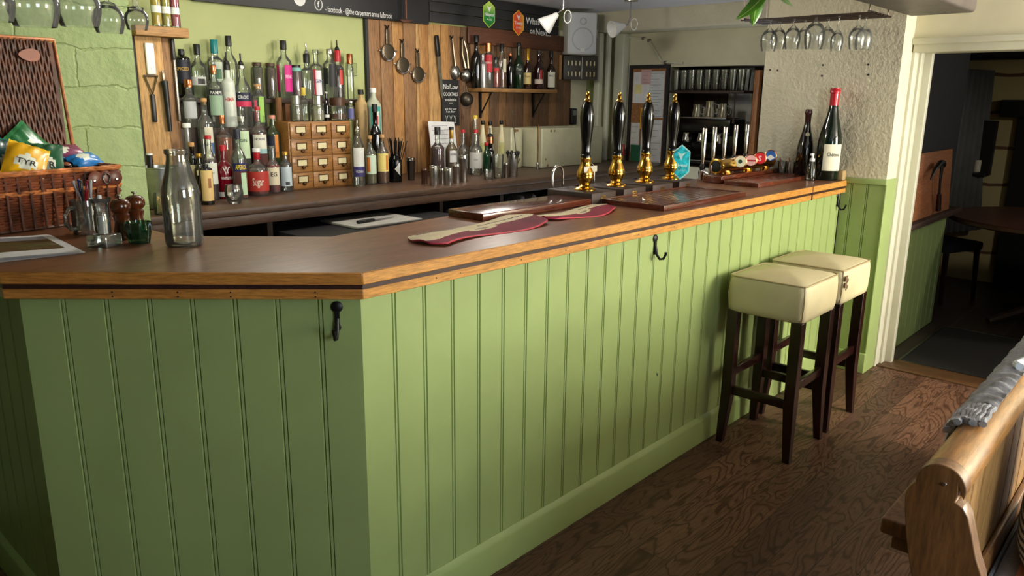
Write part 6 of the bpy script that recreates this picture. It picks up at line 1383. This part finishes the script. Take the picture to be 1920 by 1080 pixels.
def brickwall():
    m_, nt, b_ = newmat('cream_stone_bricks'); v = coords(nt, rot=(PI/2, 0, PI/2)); br = nt.nodes.new('ShaderNodeTexBrick'); br.offset = .5
    for k_, x in (('Scale', 1), ('Mortar Size', .016), ('Mortar Smooth', .3), ('Brick Width', .30), ('Row Height', .12)): br.inputs[k_].default_value = x
    br.inputs['Color1'].default_value = lin((206, 196, 140)); br.inputs['Color2'].default_value = lin((170, 150, 106)); br.inputs['Mortar'].default_value = lin((104, 78, 56)); nt.links.new(v, br.inputs['Vector'])
    dn = nt.nodes.new('ShaderNodeTexNoise'); dn.inputs['Scale'].default_value = 3; nt.links.new(v, dn.inputs['Vector']); va = nt.nodes.new('ShaderNodeVectorMath'); va.operation = 'MULTIPLY_ADD'; va.inputs[1].default_value = (.08, .08, .08); nt.links.new(dn.outputs['Color'], va.inputs[0]); nt.links.new(v, va.inputs[2]); nt.links.new(va.outputs[0], br.inputs['Vector'])
    nt.links.new(br.outputs['Color'], b_.inputs['Base Color']); b_.inputs['Roughness'].default_value = .8; return m_
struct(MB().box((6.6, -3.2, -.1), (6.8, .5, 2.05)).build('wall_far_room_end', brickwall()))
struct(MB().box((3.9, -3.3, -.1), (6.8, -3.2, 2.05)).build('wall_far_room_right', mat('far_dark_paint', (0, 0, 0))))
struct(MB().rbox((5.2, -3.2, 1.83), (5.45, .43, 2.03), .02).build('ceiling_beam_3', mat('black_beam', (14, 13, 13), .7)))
FLATBLK = mat('flat_black', (16, 15, 15), .9)  # even flat black for the fireplace opening and lantern box
t = thing('fireplace_recess', 'flat black fireplace opening beside the pale bricks in the far room', 'fireplace', (6.55, -1.1, 0)); m = MB(); m.box((0, -.6, 0), (.048, .86, 1.42)); m.build('opening', FLATBLK, t); m = MB(); m.rbox((-.06, -.7, 1.42), (.048, 1.0, 1.56), .01); m.build('mantel_beam', mat('black_beam', (0, 0, 0)), t)
q = at(1838, 280, x=6.5); t = thing('wall_lantern', 'black framed lantern box with a pale candle on the far brick wall', 'lantern', (6.5, q.y, q.z-.22)); m = MB(); m.rbox((0, -.09, 0), (.098, .09, .46), .005); m.build('box', FLATBLK, t); m = MB(); m.lathe([(0, 0), (.03, 0), (.03, .1), (0, .1)], 14, c=(-.03, -.0, .03)); m.build('candle', mat('candle', (220, 214, 190), .6), t); m = MB(); m.rbox((-.07, -.07, 0), (0, .07, .02), .003); m.build('ledge', FLATBLK, t)
t = thing('curtain', 'dark grey curtain hanging in folds in the far room', 'curtain', (6.22, at(1793, 270, x=6.22).y, .45)); m = MB(); n = 48
vs = []
for z in (0, .7, 1.35):
    for i in range(n+1):
        f = i/n; vs.append((.5*f-.1+.02*z, -.03*math.sin(f*40)*1.0-.16*f*(1.2-z*.3), z))
for i in range(n): 
    pass
m.add(vs, [(r*(n+1)+i, r*(n+1)+i+1, (r+1)*(n+1)+i+1, (r+1)*(n+1)+i) for r in range(2) for i in range(n)]); o = m.build('folds', mat('curtain_grey', (96, 98, 96), .9), t, smooth=60); sd = o.modifiers.new('s', 'SOLIDIFY'); sd.thickness = .004
# ledge with a leaning wooden board
t = thing('wall_ledge', 'narrow wooden ledge on the green dado in the far room', 'ledge', (3.70, -.192, .80)); MB().rbox((.02, -.085, 0), (1.16, 0, .035), .005).build('ledge_board', DKWOOD, t)
t = thing('leaning_board', 'tan wooden board leaning above the ledge with a black tool hung on it', 'board', (4.0, -.24, .8355)); m = MB(); m.rbox((-.24, 0, 0), (.66, .018, .40), .006); o = m.build('tan_board', wood('tan_board_wood', (176, 116, 76), (150, 92, 56), 0, 5, .5), t); o.rotation_euler.x = -.07
t = thing('fire_iron', 'black curved iron tool with a dark handle hung in front of the tan board', 'tool', (4.2, -.265, .845)); m = MB(); m.tube([(-.20, 0, .235), (-.13, 0, .29), (-.03, 0, .325), (.03, 0, .32), (.05, 0, .30)], [.004, .012, .018, .02, .014], 8); m.tube([(.02, 0, .31), (.03, 0, .20), (.05, .0, .12)], [.012, .007, .008], 8); m.build('hook', BLACKPL, t); m = MB(); m.tube([(.05, 0, .125), (.08, 0, .02)], [.014, .017], 10); m.build('handle', LEGW, t)
# mat well, table, chairs
t = thing('door_mat', 'dark doormat just inside the far room', 'doormat', (4.26, -.86, -.0045)); m = MB(); m.rbox((-.50, -.60, 0), (.50, .56, .008), .003); m.build('mat', mat('coir_dark', (30, 26, 25), .95, var=.2, vs=120), t); m = MB()
for a, b in (((-.515, -.615, 0), (.515, -.601, .011)), ((-.515, .561, 0), (.515, .575, .011)), ((-.515, -.6, 0), (-.501, .56, .011)), ((.501, -.6, 0), (.515, .56, .011))): m.box(a, b)
m.build('metal_frame', STEEL, t)
t = thing('round_table', 'round dark wooden table in the far room', 'table', (5.35, -.80, -.005)); MB().lathe([(0, .715), (.68, .715), (.70, .725), (.70, .745), (.69, .755), (0, .755)], 48).build('table_top', wood('table_wood', (92, 58, 44), (72, 44, 34), 0, 6, .4), t)
MB().lathe([(0, .0), (.05, .0), (.06, .25), (.04, .4), (.07, .62), (.16, .714), (0, .714)], 20).build('pedestal', DKWOOD, t)
for k in range(4):
    a = PI/4+k*PI/2; m = MB(); m.tube([(0, 0, .16), (.2*math.cos(a), .2*math.sin(a), .1), (.42*math.cos(a), .42*math.sin(a), .03)], [.035, .03, .025], 8); m.build('leg', DKWOOD, t)
def chair(x, y, rz, lb):
    t = thing('dining_chair', lb, 'chair', (x, y, -.005), rz, 'dark chairs in the far room'); m = MB(); m.rbox((-.21, -.21, .41), (.21, .21, .48), .02); m.build('seat', mat('dark_fabric', (26, 26, 32), .9), t)
    m = MB(); m.rbox((-.20, .18, .48), (.20, .235, .98), .025); m.build('backrest', mat('dark_fabric', (0, 0, 0)), t)
    for sx in (-1, 1):
        for sy in (-1, 1): m = MB(); m.tube([(sx*.18, sy*.18, .41), (sx*.19, sy*.2, 0)], [.022, .015], 8); m.build('leg', LEGW, t)
chair(5.66, .0, -.40, 'dark upholstered chair behind the left of the round table in the far room')
chair(5.95, -1.42, 3.93, 'dark upholstered chair on the hidden side of the round table')
# ------------------------------------------------------------------ light: daylight through the two windows
def area(name, loc, rot, sx, sy, power, col, spread=PI):
    l = bpy.data.lights.new(name, 'AREA'); l.shape = 'RECTANGLE'; l.size = sx; l.size_y = sy; l.energy = power; l.color = col; l.spread = spread
    o = bpy.data.objects.new(name, l); C.objects.link(o); o.location = loc; o.rotation_euler = rot; return o
area('daylight_right_window', ((WIN[1][0]+WIN[1][1])/2, -3.60, (WZ0+WZ1)/2), (PI/2, 0, 0), 1.0, 1.06, 86, (1.0, .93, .80))
area('daylight_left_window', ((WIN[0][0]+WIN[0][1])/2, -3.60, (WZ0+WZ1)/2), (PI/2, 0, 0), 1.1, 1.06, 21, (.84, .93, 1.0))
# unseen fill lamps added to brighten the back bar and the far room
def added_fill_lamp(x, y, z, power, label, col=(1, .93, .82), r=.16):
    t = thing('added_fill_lamp', label, 'added fill lamp', (x, y, z), 0, 'added fill lamps')
    MB().lathe([(0, -.004), (r, -.004), (r+.012, -.02), (r+.012, -.001), (0, -.001)], 32).build('fill_lamp_rim', CHROME, t)
    l = bpy.data.lights.new('lamp', 'POINT'); l.shadow_soft_size = .09; l.energy = power; l.color = col
    o = bpy.data.objects.new('lamp', l); C.objects.link(o); o.location = (x, y, z-.16)
added_fill_lamp(.75, 1.5, ZC, 11.5, 'round flush fill lamp added over the serving aisle near the painted stone')
added_fill_lamp(2.2, 1.6, ZC, 11.5, 'round flush fill lamp added over the serving aisle between the drawers and the beer pumps')
added_fill_lamp(5.0, -1.9, 2.02, 11, 'round flush fill lamp added in the far room')
w = bpy.data.worlds.new('sky'); sc.world = w; w.use_nodes = True
w.node_tree.nodes['Background'].inputs[0].default_value = (.75, .85, 1, 1); w.node_tree.nodes['Background'].inputs[1].default_value = .8
vs_ = sc.view_settings
sc.display_settings.display_device = 'sRGB'; vs_.view_transform = 'Standard'; vs_.look = 'None'; vs_.exposure = 1.15; vs_.gamma = 1; vs_.use_curve_mapping = False
cy = sc.cycles
cy.max_bounces = 8; cy.diffuse_bounces = 4; cy.glossy_bounces = 4; cy.transmission_bounces = 8; cy.transparent_max_bounces = 40
cy.caustics_reflective = False; cy.caustics_refractive = False; cy.sample_clamp_indirect = 6
cy.use_denoising = True
